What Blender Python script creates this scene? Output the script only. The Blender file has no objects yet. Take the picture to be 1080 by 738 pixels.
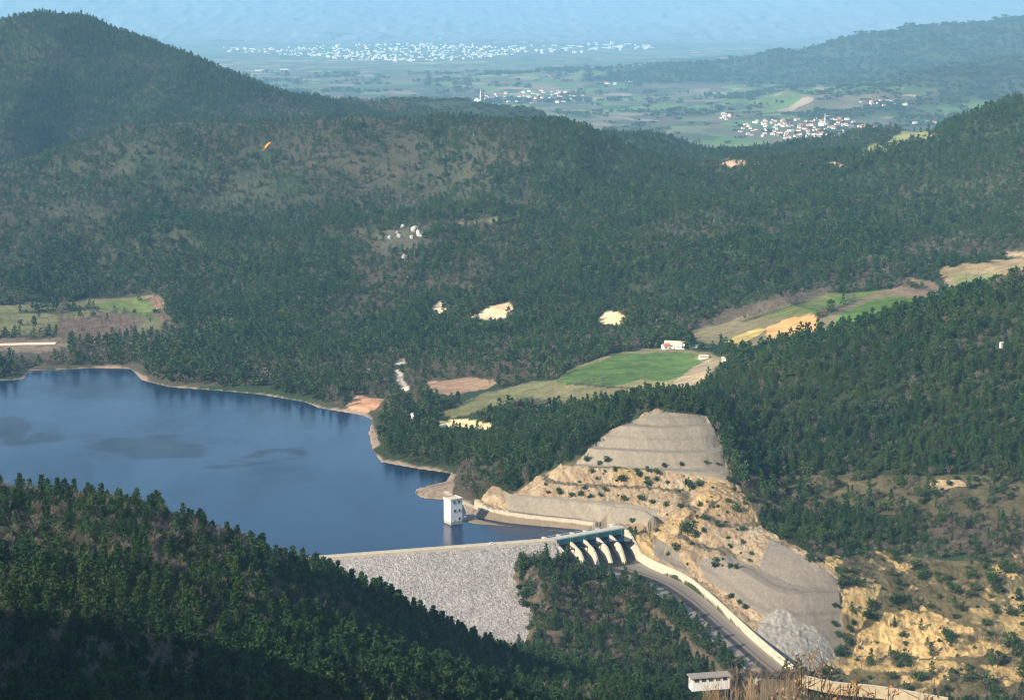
import bpy, bmesh, math, random
import numpy as np
from mathutils import Vector, Matrix, Quaternion
random.seed(7); rng = np.random.default_rng(7)
PI = math.pi
scene = bpy.context.scene
C = scene.collection

# ------------------------------------------------------------------ camera model
F = 2015.0; CX = 540.0; CY = 369.0; HC = 376.0
PITCH = math.atan(359 / F)
cp, sp = math.cos(PITCH), math.sin(PITCH)

def ray(px, py):
    v = (CY - py) / F
    return np.array([(px - CX) / F, cp + v * sp, -sp + v * cp])
def on_plane(px, py, z):
    r = ray(px, py); t = (z - HC) / r[2]
    return Vector((r[0] * t, r[1] * t, z))
def at_dist(px, py, Y):
    r = ray(px, py); t = Y / r[1]
    return Vector((r[0] * t, Y, HC + r[2] * t))
def project(X, Y, Z):
    zr = Z - HC
    dep = np.maximum(Y * cp - zr * sp, 1e-3)
    up = Y * sp + zr * cp
    return CX + F * X / dep, CY - F * up / dep

# ------------------------------------------------------------------ noise
def _hash(ix, iy, seed):
    h = (ix.astype(np.int64) * 374761393 + iy.astype(np.int64) * 668265263 + seed * 974634621) & 0xFFFFFFFF
    h = ((h ^ (h >> 13)) * 1274126177) & 0xFFFFFFFF
    h = h ^ (h >> 16)
    return (h & 0xFFFFFF) / float(0xFFFFFF)
def vnoise(x, y, seed=0):
    ix = np.floor(x); iy = np.floor(y); fx = x - ix; fy = y - iy
    fx = fx * fx * fx * (fx * (fx * 6 - 15) + 10); fy = fy * fy * fy * (fy * (fy * 6 - 15) + 10)
    ix = ix.astype(np.int64); iy = iy.astype(np.int64)
    a = _hash(ix, iy, seed); b = _hash(ix + 1, iy, seed); c = _hash(ix, iy + 1, seed); d = _hash(ix + 1, iy + 1, seed)
    return (a + (b - a) * fx) * (1 - fy) + (c + (d - c) * fx) * fy
def fbm(x, y, wl, octs=4, seed=0, gain=.5):
    s = 0; a = 1.0; t = 0
    for k in range(octs):
        s = s + a * (vnoise(x / wl + 17.3 * k, y / wl - 9.1 * k, seed + k) * 2 - 1); t += a; a *= gain; wl *= .48
    return s / t
def smooth(a, b, x):
    t = np.clip((x - a) / (b - a), 0, 1); return t * t * (3 - 2 * t)
def in_poly(px, py, poly):
    inside = np.zeros(np.shape(px), bool); n = len(poly); j = n - 1
    for i in range(n):
        xi, yi = poly[i]; xj, yj = poly[j]
        c = ((yi > py) != (yj > py)) & (px < (xj - xi) * (py - yi) / ((yj - yi) if yj != yi else 1e-9) + xi)
        inside ^= c; j = i
    return inside
def seg_dist(X, Y, pts, closed=False):
    """distance, index+fraction along the polyline, signed side (right of travel > 0)"""
    best = np.full(np.shape(X), 1e18); par = np.zeros(np.shape(X)); side = np.zeros(np.shape(X))
    n = len(pts); m = n if closed else n - 1
    for i in range(m):
        ax, ay = pts[i][:2]; bx, by = pts[(i + 1) % n][:2]
        dx, dy = bx - ax, by - ay; L = dx * dx + dy * dy
        t = np.clip(((X - ax) * dx + (Y - ay) * dy) / L, 0, 1)
        d = (X - ax - t * dx) ** 2 + (Y - ay - t * dy) ** 2
        cr = dy * (X - ax) - dx * (Y - ay)
        m_ = d < best
        best = np.where(m_, d, best); par = np.where(m_, i + t, par); side = np.where(m_, cr, side)
    return np.sqrt(best), par, np.sign(side)

# ------------------------------------------------------------------ key lines
ZW = -5.0
LAKE_IMG = [(-500, 400), (-60, 403), (12, 401), (26, 399), (30, 391), (60, 390), (100, 388), (138, 389), (150, 401), (178, 408), (232, 412),
            (275, 416), (322, 424), (336, 430), (384, 438), (393, 443), (389, 456), (393, 475), (402, 487), (440, 494), (476, 499),
            (470, 508), (440, 515), (437, 520), (446, 525), (474, 527), (488, 531), (492, 541), (487, 549), (500, 552), (530, 554), (560, 557),
            (590, 560), (614, 562), (640, 562), (648, 566), (600, 574), (330, 592), (300, 612), (200, 640), (0, 650), (-500, 650)]
LAKE = [on_plane(x, y, ZW) for x, y in LAKE_IMG]
LAKEP = [(p.x, p.y) for p in LAKE]

DA = on_plane(330, 588, 0); DB = on_plane(586, 568.5, 0)
BL = on_plane(583, 568.5, 0); BR = on_plane(655, 556, 0)     # bridge line
bu = (BR - BL); bu.z = 0; BLEN = bu.length; bu.normalize()
bv = Vector((bu.y, -bu.x, 0))                              # downstream
RF = [on_plane(*p) for p in [(668, 593, -20), (690, 601, -22), (720, 614, -26), (745, 632, -31), (770, 654, -37), (800, 681, -44), (838, 712, -52)]]
LF = [on_plane(*p) for p in [(612, 603, -20), (648, 610, -22.5), (672, 617, -25), (702, 634, -30), (737, 664, -38), (778, 699, -47), (799, 717, -51)]]
ROADL = [on_plane(*p) for p in [(470, 512, 3), (500, 526, 2.5), (513, 535, 2), (537, 540, 1.5), (557, 543, 1), (610, 548.5, .5), (640, 553, .2)]]
CUT = [tuple(p) for p in ROADL[1:]] + [(BR.x + 3, BR.y + 2, .2)]
RF[0] = BL + bu * (BLEN - 1) + bv * 26 + Vector((0, 0, -20)); LF[0] = BL + bu * 1 + bv * 26 + Vector((0, 0, -20))
RW = []   # top of the right chute wall
for i, p in enumerate(RF):
    RW.append(p + Vector((.3, .2, [17, 8.5, 6.5, 6, 6, 6, 6][i])))
CUT += [(p.x + 1, p.y + .6, p.z - .3) for p in RW]
e = Vector(CUT[-1]) - Vector(CUT[-2]); CUT.append(tuple(Vector(CUT[-1]) + e * 1.0))
CUTZ = np.array([c[2] for c in CUT])
N_ROAD = len(ROADL)          # CUT index where the chute part begins

# ------------------------------------------------------------------ terrain control points
CTRL = []
def A(px, py, Y): p = at_dist(px, py, Y); CTRL.append((p.x, p.y, p.z))
def Wp(u, Y, z): CTRL.append((u * Y, Y, z))
# under the camera
for u in (-.9, -.45, -.2, 0, .2, .45, .9):
    Wp(u, 3, 373.6); Wp(u, 5.5, 372.4); Wp(u, 10, 370.3); Wp(u, 30, 357); Wp(u, 100, 322); Wp(u, 240, 268)
for u, z in ((-1.2, 345), (-.9, 345), (-.7, 330), (-.52, 285), (-.4, 248), (-.27, 222), (-.2, 212), (-.05, 200), (.1, 190), (.25, 190), (.45, 200), (.9, 230)): Wp(u, 400, z)  # left end raised as an added, unseen spur that shades the lower-left slope
for u, z in ((.03, 75), (.12, 45), (.25, 45), (.45, 80), (.9, 160)): Wp(u, 750, z)
for u, z in ((.03, -10), (.12, -25), (.25, -20), (.45, 20), (.9, 120)): Wp(u, 1000, z)
# near wooded nose, lower left
for a in [(0, 742, 520), (150, 742, 530), (300, 742, 570), (430, 742, 660), (520, 745, 760), (600, 742, 870), (660, 745, 960), (-250, 742, 520),
          (0, 640, 640), (150, 640, 660), (270, 660, 720), (0, 580, 740), (140, 590, 750), (380, 690, 800), (480, 710, 900),
          (-300, 500, 860), (-120, 515, 860), (0, 526, 860), (70, 535, 860), (130, 536, 860), (200, 560, 880), (270, 588, 900), (330, 623, 930), (400, 645, 980),
          (460, 668, 1030), (530, 700, 1085), (600, 720, 1120), (690, 738, 1150)]: A(*a)
for x, y, z in [(-330, 950, 120), (-230, 980, 95), (-420, 1100, 30), (-330, 1120, 20), (-240, 1160, 22), (-170, 1180, 22), (-190, 1250, 5), (-190, 1310, 4), (-260, 1330, -2),
                (-100, 1190, -12), (-60, 1200, -28), (-20, 1190, -38), (-100, 1250, -28), (-40, 1260, -44), (-60, 1330, -40), (0, 1330, -30), (-120, 1310, -20),
                (20, 1190, -43), (-600, 1150, 20), (-600, 900, 150)]: CTRL.append((x, y, z))
# mound below the spillway and the valley floor
for a in [(538, 610, 1293), (585, 599, 1299), (610, 600, 1304), (556, 630, 1276), (632, 612, 1304), (557, 661, 1257), (512, 632, 1316), (530, 668, 1284), (550, 690, 1262), (590, 694, 1226), (620, 640, 1282), (660, 645, 1272), (700, 670, 1248), (640, 690, 1222),
          (585, 694, 1222), (740, 716, 1200), (700, 738, 1180), (760, 738, 1185), (820, 738, 1190), (900, 738, 1190), (1000, 738, 1190), (1080, 738, 1190), (1250, 738, 1190),
          (750, 700, 1217)]: A(*a)
# knoll that the cut bites into, and the slope right of it
for a in [(540, 521, 1442), (600, 524, 1420), (690, 536, 1392), (620, 505, 1436), (720, 515, 1420), (640, 488, 1450), (740, 520, 1385), (740, 560, 1345), (700, 570, 1342), (720, 590, 1320), (745, 600, 1312), (770, 600, 1300), (760, 625, 1285), (790, 640, 1262),
          (820, 650, 1250), (800, 600, 1295), (840, 620, 1272), (850, 690, 1225), (690, 434, 1492), (640, 440, 1500), (735, 434, 1500), (610, 470, 1470), (755, 455, 1480), (768, 500, 1432), (800, 556, 1352), (850, 578, 1318), (880, 600, 1292), (887, 640, 1264),
          (890, 690, 1238), (900, 540, 1415), (800, 505, 1462), (1000, 515, 1440), (1080, 512, 1450), (1250, 512, 1450), (1000, 570, 1355), (1080, 600, 1325), (950, 600, 1318), (950, 650, 1268), (1030, 650, 1268),
          (1080, 660, 1262), (960, 690, 1238), (1080, 695, 1230), (1000, 715, 1213), (880, 715, 1213), (1250, 650, 1270), (1250, 700, 1225)]: A(*a)
# near-right forest nose
for a in [(1250, 250, 1800), (1080, 296, 1750), (1000, 326, 1740), (900, 356, 1720), (820, 388, 1670), (760, 415, 1620), (1080, 400, 1570), (1000, 420, 1560), (900, 430, 1560), (820, 455, 1530), (1250, 400, 1570)]: A(*a)
# shoulder toward the lake and fields behind
for a in [(600, 452, 1570), (540, 470, 1600), (500, 492, 1545), (555, 492, 1490), (520, 455, 1690), (455, 462, 1690), (430, 430, 1780), (430, 470, 1650), (470, 410, 1850), (520, 410, 1830), (560, 425, 1760), (640, 425, 1660), (690, 415, 1720),
          (610, 398, 1830), (660, 395, 1850), (720, 385, 1900), (640, 375, 1930), (713, 364, 1980), (760, 380, 1850), (780, 350, 2020), (850, 335, 2080), (900, 345, 1900), (920, 318, 2130), (980, 310, 2120), (1060, 280, 2230), (1080, 262, 2300),
          (1000, 262, 2380), (900, 290, 2330), (800, 318, 2230), (700, 345, 2120), (1250, 230, 2300), (980, 335, 1850)]: A(*a)
# far shore and the long slope behind it
for a in [(-300, 395, 2100), (0, 380, 2130), (100, 378, 2120), (170, 390, 2060), (260, 400, 2010), (340, 405, 1960), (400, 415, 1880),
          (0, 350, 2290), (90, 330, 2400), (160, 345, 2290), (0, 318, 2480), (-250, 330, 2450), (250, 350, 2250), (350, 340, 2260), (450, 345, 2200), (520, 328, 2250), (600, 345, 2120), (645, 333, 2180),
          (0, 260, 2800), (120, 260, 2800), (250, 260, 2780), (350, 270, 2650), (430, 245, 2750), (520, 250, 2640), (620, 270, 2520), (720, 280, 2420), (800, 265, 2500), (900, 240, 2620), (1000, 220, 2700), (1080, 195, 2800), (1250, 150, 2900),
          (0, 205, 3100), (150, 190, 3150), (300, 175, 3150), (430, 180, 3100), (560, 185, 3050), (660, 210, 2950), (740, 215, 2950), (820, 200, 3020), (920, 190, 3000),
          (-250, 190, 3300), (0, 178, 3400), (80, 156, 3420), (150, 140, 3450), (250, 131, 3480), (340, 129, 3500), (440, 128, 3520), (520, 124, 3500), (560, 128, 3480), (620, 144, 3450), (680, 165, 3430), (740, 182, 3420), (800, 172, 3420), (880, 167, 3420), (960, 155, 3430),
          (1000, 140, 3420), (1080, 116, 3420), (1250, 80, 3450)]: A(*a)
# behind that crest: drop, small hill, then the left hill
for u, z in ((-.5, 60), (-.3, 70), (-.2, 80), (-.1, 60), (0, 30), (.06, 0), (.1, -10), (.18, 20), (.28, 60), (.5, 80)): Wp(u, 3900, z)
A(705, 141, 4350); A(660, 150, 4250); A(755, 160, 4300); A(600, 160, 4350)
for a in [(-250, 24, 4700), (-100, 26, 4700), (0, 26, 4700), (75, 24, 4700), (140, 39, 4720), (200, 66, 4750), (260, 85, 4800), (330, 102, 4850), (400, 113, 4900), (450, 121, 4950),
          (0, 100, 4200), (120, 110, 4250), (250, 118, 4350), (-250, 100, 4200), (500, 112, 6000), (450, 108, 5900), (560, 122, 5900)]: A(*a)
for u, z in ((.1, -110), (.18, -105), (.28, -60), (.5, 0)): Wp(u, 4600, z)
A(935, 152, 4400); A(985, 140, 4300); A(880, 165, 4500); A(1080, 128, 4200)
for u in (-.9, .9): Wp(u, 4000, 150); Wp(u, 2000, 100); Wp(u, 9000, 0)
# plain
for Y in (5400, 6400):
    for u in (-.45, -.25, .07, .15, .22, .3, .45): Wp(u, Y, -110)
for Y in (7500, 9000, 12000):
    for u in (-.45, -.25, -.12, 0, .1): Wp(u, Y, -110)
for u in (.16, .22, .3, .45): Wp(u, 7400, -108)
for Y in (16000, 19500, 23500):
    for u in (-.6, -.3, -.2, -.1, 0, .07, .15): Wp(u, Y, -110)
# hills at the right beyond the village
for a in [(860, 104, 9000), (920, 92, 9200), (980, 78, 9300), (1080, 66, 9400), (1250, 50, 9400), (1000, 110, 8400), (1080, 104, 8400),
          (700, 84, 12500), (760, 70, 13000), (820, 58, 13300), (880, 46, 13500), (920, 36, 13600), (960, 29, 13700), (1010, 26, 13700), (1080, 17, 13800), (1250, 10, 13800),
          (900, 84, 11200), (1000, 70, 11200), (1080, 62, 11200)]: A(*a)
for u in (.15, .25, .35, .6): Wp(u, 19000, -60)
# far mountains
for u, z in ((-.6, 900), (-.3, 1000), (-.2, 900), (-.12, 620), (-.05, 330), (0, 250), (.08, 330), (.15, 520), (.25, 620), (.4, 800), (.6, 900)): Wp(u, 34000, z)
for u in (-.6, -.3, -.15, 0, .15, .3, .6): Wp(u, 44000, 1250)
for u in (-.3, -.15, 0, .15, .3): Wp(u, 27000, -60)

CT = np.array(CTRL); CU = np.stack([CT[:, 0] / CT[:, 1], np.log(CT[:, 1])], 1); CZ = CT[:, 2]
def _k(d2): return .5 * d2 * np.log(d2 + 1e-12)
def tps_fit():
    n = len(CU); d2 = ((CU[:, None] - CU[None]) ** 2).sum(-1)
    K = _k(d2) + np.eye(n) * 2e-5
    P = np.c_[np.ones(n), CU]
    M = np.block([[K, P], [P.T, np.zeros((3, 3))]])
    s = np.linalg.solve(M, np.r_[CZ, 0, 0, 0])
    return s[:n], s[n:]
TW, TA = tps_fit()
def tps(u, l):
    sh = u.shape; u = u.ravel(); l = l.ravel(); out = np.empty(u.size)
    for i in range(0, u.size, 20000):
        uu = u[i:i + 20000]; ll = l[i:i + 20000]
        d2 = (uu[:, None] - CU[None, :, 0]) ** 2 + (ll[:, None] - CU[None, :, 1]) ** 2
        out[i:i + 20000] = _k(d2) @ TW + TA[0] + TA[1] * uu + TA[2] * ll
    return out.reshape(sh)
# coarse table of the smooth surface, looked up bilinearly
TU = np.linspace(-1.0, 1.0, 501); TL = np.linspace(math.log(2.5), math.log(60000), 900)
TZ = tps(*np.meshgrid(TU, TL))
def base_z(X, Y):
    u = np.clip(X / Y, -.9999, .9999); l = np.clip(np.log(Y), TL[0], TL[-1] - 1e-6)
    a = (u - TU[0]) / (TU[1] - TU[0]); b = (l - TL[0]) / (TL[1] - TL[0])
    i = np.clip(a.astype(int), 0, len(TU) - 2); j = np.clip(b.astype(int), 0, len(TL) - 2); a = a - i; b = b - j
    return (TZ[j, i] * (1 - a) + TZ[j, i + 1] * a) * (1 - b) + (TZ[j + 1, i] * (1 - a) + TZ[j + 1, i + 1] * a) * b

PROF_W = [-40, -13, 0, 5, 18, 22, 32, 36, 46, 50, 84, 120, 200]
PROF_Z = [-22, -13, 0, 0, 13, 13.2, 23, 23.3, 33.5, 34, 68, 110, 200]
_s = lambda a, b, z: BL + bu * a + bv * b + Vector((0, 0, z))
CHUTE_POLY = [(p.x, p.y) for p in RF] + [(p.x, p.y) for p in reversed(LF)]
CHUTE_MID = [((a.x + b.x) / 2, (a.y + b.y) / 2) for a, b in zip(RF, LF)]
CHUTE_Z = np.array([(a.z + b.z) / 2 for a, b in zip(RF, LF)])
BASIN = [tuple(BL - bu * 2 - bv * 20)[:2], tuple(BR + bu * 1 - bv * 20)[:2], tuple(BR + bu * .5 + bv * 26)[:2], tuple(BL - bu * .5 + bv * 24)[:2]]

CUT_IMG = [(487, 552), (500, 535), (520, 520), (560, 502), (604, 487), (640, 456), (690, 434), (745, 438), (759, 460), (773, 505), (792, 530), (806, 560), (850, 582), (886, 605), (889, 650), (893, 697), (850, 716),
           (800, 690), (770, 662), (735, 632), (700, 608), (672, 596), (655, 575), (645, 557), (600, 556), (540, 560)]
def height(X, Y):
    """ground height; also the rock-cut weight"""
    z = base_z(X, Y)
    cutw = np.zeros(X.shape)
    hill = smooth(1250, 2100, Y) * (1 - smooth(15000, 20000, Y) * .0)
    hill = hill * smooth(-100, -60, z)
    amp = hill * np.clip(Y / 3000, .45, 2.2)
    m = amp > 1e-3
    n = np.zeros(X.shape)
    if m.any():
        x, y = X[m], Y[m]
        r = 1 - np.abs(fbm(x, y, 430, 3, 5)) * 2.2
        r2 = 1 - np.abs(fbm(x, y, 190, 2, 15)) * 2.2
        spur = 1 - np.abs(fbm(x + 90 * fbm(x, y, 500, 2, 19), y * .28, 300, 2, 17)) * 2.6
        n[m] = (20 * (r - .55) + 8 * (r2 - .5) + 34 * (spur - .45)) * smooth(1500, 2500, y) * (1 - .6 * smooth(3100, 3350, y) * (1 - smooth(3600, 3750, y))) * (1 - .65 * smooth(4000, 4400, y)) + 5 * fbm(x, y, 140, 3, 11)
    z = z + n * amp
    mm = (Y > 15000) & (z > -60)
    if mm.any():
        z[mm] += (1 - np.abs(fbm(X[mm], Y[mm], 7000, 3, 31)) * 2 - .5) * 150 * smooth(-60, 250, z[mm])
    z = z + np.where(Y < 9000, .9 * fbm(X, Y, 32, 2, 3) * smooth(30, 300, Y), 0)
    # lake
    near = (Y > 1150) & (Y < 2400)
    if near.any():
        x, y = X[near], Y[near]; zz = z[near]
        d, _, _ = seg_dist(x, y, LAKEP, True)
        ins = in_poly(x, y, LAKEP)
        side = (DB.x - DA.x) * (y - DA.y) - (DB.y - DA.y) * (x - DA.x)    # > 0 upstream
        w = smooth(0, 85, d)
        wob = 1.2 * fbm(x, y, 25, 2, 77)
        zo = w * np.maximum(zz, ZW + 1.5) + (1 - w) * (ZW + .3 + .17 * d + wob * smooth(0, 15, d))
        zo = np.where((side < 0) & (x > -200), zz, zo)
        zz = np.where(ins, ZW - np.minimum(.35 * d + .15, 18), zo)
        # cut slope
        loc = (x > -80) & (x < 320) & (y > 1180) & (y < 1560)
        if loc.any():
            xl, yl = x[loc], y[loc]
            d, par, sd = seg_dist(xl, yl, CUT)
            w = d * -sd                       # > 0: away from the water and the chute
            i = np.clip(par.astype(int), 0, len(CUTZ) - 2); zc = CUTZ[i] + (CUTZ[i + 1] - CUTZ[i]) * (par - i)
            jag = 1.1 * fbm(xl, yl, 34, 2, 41) + .35 * fbm(xl, yl, 7, 2, 42)
            zn = zz[loc]
            pxl, pyl = project(xl, yl, zn)
            inp = in_poly(pxl + 3 * jag, pyl + 2 * jag, CUT_IMG) & (par > .02) & (par < len(CUTZ) - 1.02)
            # benches: steep faces and nearly level berms, following the road and the chute
            h = zn - zc + jag
            HB = [-40, 0, 2, 12, 17, 23, 28, 34, 39, 49, 54, 61, 66, 140]; HT = [-40, 0, .3, 14, 14.8, 25, 25.8, 36, 36.8, 51, 51.8, 63, 63.8, 140]
            zt = zc + np.interp(h, HB, HT) - jag * .6
            near_c = zc + np.interp(w, PROF_W, PROF_Z)
            k_ = smooth(14, 26, w)
            zt = np.where(par < N_ROAD - .5, near_c * (1 - k_) + zt * k_, np.where(w < 12, np.minimum(zt, zc + np.maximum(w - 1, 0) * 1.0), zt))
            use = (w > 0) & inp
            zc2 = np.where(use, zt, zn)
            zc2 = np.where((w > 0) & (w < 8) & (par > N_ROAD - .5), np.minimum(zc2, zc + .4 * w), zc2)
            zc2 = np.where((w <= 0) & (w > -14) & (par > .6) & (par < N_ROAD - 1.3), np.maximum(zc + np.interp(w, [-14, -9, 0], [-16, -9.5, 0]), np.minimum(zn, ZW - 4)), zc2)
            cw = np.where(use, 1.0 + np.clip(h, -50, 90) / 400, 0)
            # chute and stilling zone: ground kept under the concrete
            inc = in_poly(xl, yl, CHUTE_POLY)
            dm, pm, _ = seg_dist(xl, yl, CHUTE_MID)
            i = np.clip(pm.astype(int), 0, len(CHUTE_Z) - 2); zf = CHUTE_Z[i] + (CHUTE_Z[i + 1] - CHUTE_Z[i]) * (pm - i)
            dce, _, _ = seg_dist(xl, yl, CHUTE_POLY, True)
            zc2 = np.where(inc, np.minimum(zc2, zf - 2), zc2)
            # left of the chute: not above the left wall near it
            lft = (~inc) & (w < 0) & (dce < 25) & (yl < 1362)
            zc2 = np.where(lft, np.minimum(zc2, zf + 3.2 + .9 * dce), zc2)
            hug = (~inc) & (w < 0) & (dce < 14) & (yl < 1300)
            zc2 = np.where(hug, np.maximum(zc2, zf + 1.1 - .12 * dce), zc2)
            inb = in_poly(xl, yl, BASIN)
            zc2 = np.where(inb, np.minimum(zc2, -22), zc2)
            zz[loc] = zc2
            cc = np.zeros(x.shape); cc[loc] = cw
            cutw[near] = cc
        z[near] = zz
    return z, cutw

def hz(x, y):
    return float(height(np.array([float(x)]), np.array([float(y)]))[0][0])
def ground_at(px, py, lo=300.0, hi=30000.0):
    """first point of the ground along the ray through a pixel"""
    r = ray(px, py); ys = np.exp(np.linspace(math.log(lo), math.log(hi), 1600)); t = ys / r[1]
    z, _ = height(r[0] * t, ys); below = HC + r[2] * t < z
    k = int(np.argmax(below)) if below.any() else len(ys) - 1
    k = max(k, 1); f0 = HC + r[2] * t[k - 1] - z[k - 1]; f1 = HC + r[2] * t[k] - z[k]
    f = f0 / (f0 - f1) if f0 != f1 else 0
    y = ys[k - 1] + (ys[k] - ys[k - 1]) * f
    x = r[0] * y / r[1]
    return Vector((x, y, hz(x, y)))

# ------------------------------------------------------------------ land cover (what grows or lies where)
OCHRE = (.60, .40, .20); SHOT = (.265, .225, .165)
# polygon outlines of the plots as seen on a map, traced on the picture and dropped on the ground: (outline, nearest, farthest, colour, rock, shotcrete, pines, bare trees)
PLOTS = [
    ([(-80, 358), (72, 357), (72, 371), (-80, 373)], 1900, 2400, (.16, .12, .08), 0, 0, .0, .1),
    ([(-80, 326), (60, 318), (140, 311), (168, 316), (180, 340), (172, 350), (150, 353), (100, 344), (40, 354), (-80, 354)], 2100, 2600, (.15, .145, .06), 0, 0, .02, .03),
    ([(95, 320), (150, 314), (165, 320), (160, 336), (120, 334)], 2100, 2600, (.12, .15, .045), 0, 0, .01, .0),
    ([(65, 336), (110, 330), (150, 336), (140, 352), (90, 358), (60, 356)], 2100, 2600, (.17, .115, .08), 0, 0, .02, .35),
    ([(150, 312), (172, 312), (182, 340), (170, 345), (165, 325)], 2100, 2600, (.2, .13, .08), 0, 0, .02, .2),
    ([(560, 420), (590, 400), (605, 386), (650, 372), (700, 366), (748, 372), (765, 380), (730, 412), (690, 424)], 1600, 2050, (.2, .18, .085), 0, 0, 0, .01),
    ([(588, 403), (605, 389), (650, 374), (690, 370), (730, 374), (742, 384), (735, 394), (712, 399), (700, 407), (672, 408), (640, 407)], 1600, 2050, (.088, .145, .036), 0, 0, 0, 0),
    ([(640, 408), (680, 400), (706, 402), (708, 412), (690, 416), (650, 412)], 1600, 2050, (.24, .2, .09), 0, 0, 0, 0),
    ([(715, 400), (745, 378), (764, 380), (722, 412), (702, 412)], 1600, 2050, (.33, .25, .15), 0, 0, 0, 0),
    ([(558, 416), (600, 406), (640, 409), (690, 420), (600, 424)], 1600, 2050, (.19, .17, .08), 0, 0, 0, .03),
    ([(722, 350), (760, 334), (860, 308), (935, 300), (990, 310), (992, 320), (960, 336), (900, 352), (860, 364), (800, 366), (760, 364), (735, 360)], 1850, 2300, (.2, .165, .085), 0, 0, 0, .03),
    ([(785, 334), (850, 314), (905, 304), (928, 305), (895, 320), (870, 332), (830, 336)], 1850, 2300, (.15, .17, .05), 0, 0, 0, 0),
    ([(850, 326), (900, 307), (925, 306), (890, 322), (862, 334)], 1850, 2300, (.11, .19, .035), 0, 0, 0, 0),
    ([(884, 332), (930, 314), (975, 313), (984, 318), (955, 330), (905, 347), (880, 345)], 1850, 2300, (.1, .18, .03), 0, 0, 0, 0),
    ([(806, 347), (830, 336), (862, 333), (864, 345), (846, 362), (815, 364)], 1850, 2300, (.62, .35, .13), .5, 0, 0, 0),
    ([(762, 360), (800, 346), (808, 347), (800, 356), (778, 364)], 1850, 2300, (.5, .38, .12), .3, 0, 0, 0),
    ([(935, 306), (960, 290), (990, 300), (992, 312), (965, 314)], 1850, 2400, (.25, .17, .11), 0, 0, 0, .15),
    ([(985, 287), (1020, 277), (1110, 272), (1110, 290), (1040, 300), (1000, 302)], 1850, 2500, (.31, .23, .12), 0, 0, 0, 0),
    ([(1000, 290), (1040, 287), (1070, 290), (1040, 298), (1010, 299)], 1850, 2500, (.2, .2, .08), 0, 0, 0, 0),
    ([(1060, 266), (1110, 262), (1110, 274), (1065, 272)], 1850, 2600, (.36, .26, .16), 0, 0, 0, 0),
    ([(448, 406), (495, 397), (530, 402), (512, 410), (480, 416), (458, 415)], 1700, 2000, (.33, .21, .125), 0, 0, 0, .02),
    ([(462, 434), (510, 414), (560, 402), (592, 400), (562, 418), (520, 428), (480, 440)], 1600, 2000, (.17, .165, .07), 0, 0, 0, .02),
    ([(463, 444), (500, 442), (517, 446), (515, 453), (490, 450), (466, 451)], 1500, 2000, (.8, .62, .3), .4, 0, 0, 0),
    ([(495, 335), (515, 325), (538, 318), (542, 330), (530, 337), (510, 338)], 2000, 2500, (.82, .58, .33), .5, 0, 0, 0),
    ([(631, 337), (640, 327), (652, 329), (659, 338), (648, 343), (636, 341)], 2000, 2500, (.8, .54, .28), .5, 0, 0, 0),
    ([(682, 339), (692, 336), (696, 340), (686, 342)], 2000, 2500, (.6, .45, .28), .5, 0, 0, 0),
    ([(458, 323), (467, 317), (470, 329), (463, 333)], 2000, 2500, (.75, .55, .35), .5, 0, 0, 0),
    ([(368, 427), (380, 418), (408, 422), (400, 431), (385, 434), (372, 432)], 1700, 2050, (.55, .29, .15), .6, 0, 0, .05),
    ([(246, 394), (268, 387), (306, 390), (282, 397)], 1850, 2200, (.42, .28, .17), .2, 0, .1, .2),
    ([(415, 392), (420, 390), (433, 411), (428, 413)], 1700, 2100, (.62, .53, .38), 0, 0, 0, 0),
    ([(414, 382), (430, 376), (430, 384), (420, 386)], 1700, 2100, (.62, .53, .38), 0, 0, 0, 0),
    ([(748, 171), (775, 168), (802, 174), (770, 178)], 3000, 4000, (.45, .3, .2), .2, 0, .1, .2),
    ([(862, 173), (885, 170), (890, 175), (866, 177)], 3000, 4000, (.5, .36, .24), .2, 0, .1, 0),
    ([(905, 165), (925, 150), (955, 138), (990, 132), (985, 146), (940, 160)], 3000, 5000, (.25, .25, .1), 0, 0, .02, .02),
    ([(470, 238), (525, 230), (528, 235), (480, 242)], 2300, 3300, (.2, .17, .09), 0, 0, .05, .2),
    ([(392, 245), (450, 238), (452, 280), (420, 285), (395, 255)], 2300, 3300, (.09, .088, .055), 0, 0, .25, .5),
    ([(782, 337), (850, 316), (853, 318), (786, 340)], 1850, 2300, (.08, .075, .04), 0, 0, .05, .6),
    ([(860, 334), (900, 316), (903, 318), (864, 337)], 1850, 2300, (.08, .075, .04), 0, 0, .1, .5),
    ([(600, 404), (690, 409), (690, 411), (600, 406)], 1600, 2050, (.07, .065, .035), 0, 0, .0, .4),
    ([(20, 328), (100, 324), (100, 326), (20, 331)], 2100, 2600, (.05, .06, .03), 0, 0, .7, .2),
    ([(60, 336), (66, 318), (72, 318), (68, 338)], 2100, 2600, (.1, .08, .05), 0, 0, .2, .6),
    ([(722, 351), (800, 330), (880, 306), (940, 299), (990, 308), (988, 304), (940, 294), (860, 304), (760, 330)], 1850, 2350, (.14, .11, .075), 0, 0, .05, .75),
    ([(434, 511), (478, 504), (480, 531), (440, 527)], 1380, 1650, (.25, .185, .125), 0, 0, .0, .06),
    # right of the cut: dry scrub, then the eroded ochre slope
    ([(768, 506), (900, 500), (1110, 502), (1110, 545), (1000, 546), (900, 541), (795, 540)], 1200, 1600, (.09, .078, .04), .15, 0, .1, .12),
    ([(978, 509), (990, 505), (1012, 506), (1022, 512), (1004, 513), (994, 517), (984, 514)], 1200, 1600, (.40, .29, .16), .5, 0, 0, .0),
    ([(868, 592), (920, 580), (1000, 590), (1110, 588), (1110, 740), (860, 740), (886, 690), (886, 640)], 1150, 1500, (.115, .096, .048), .5, 0, .04, .14),
]
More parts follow.
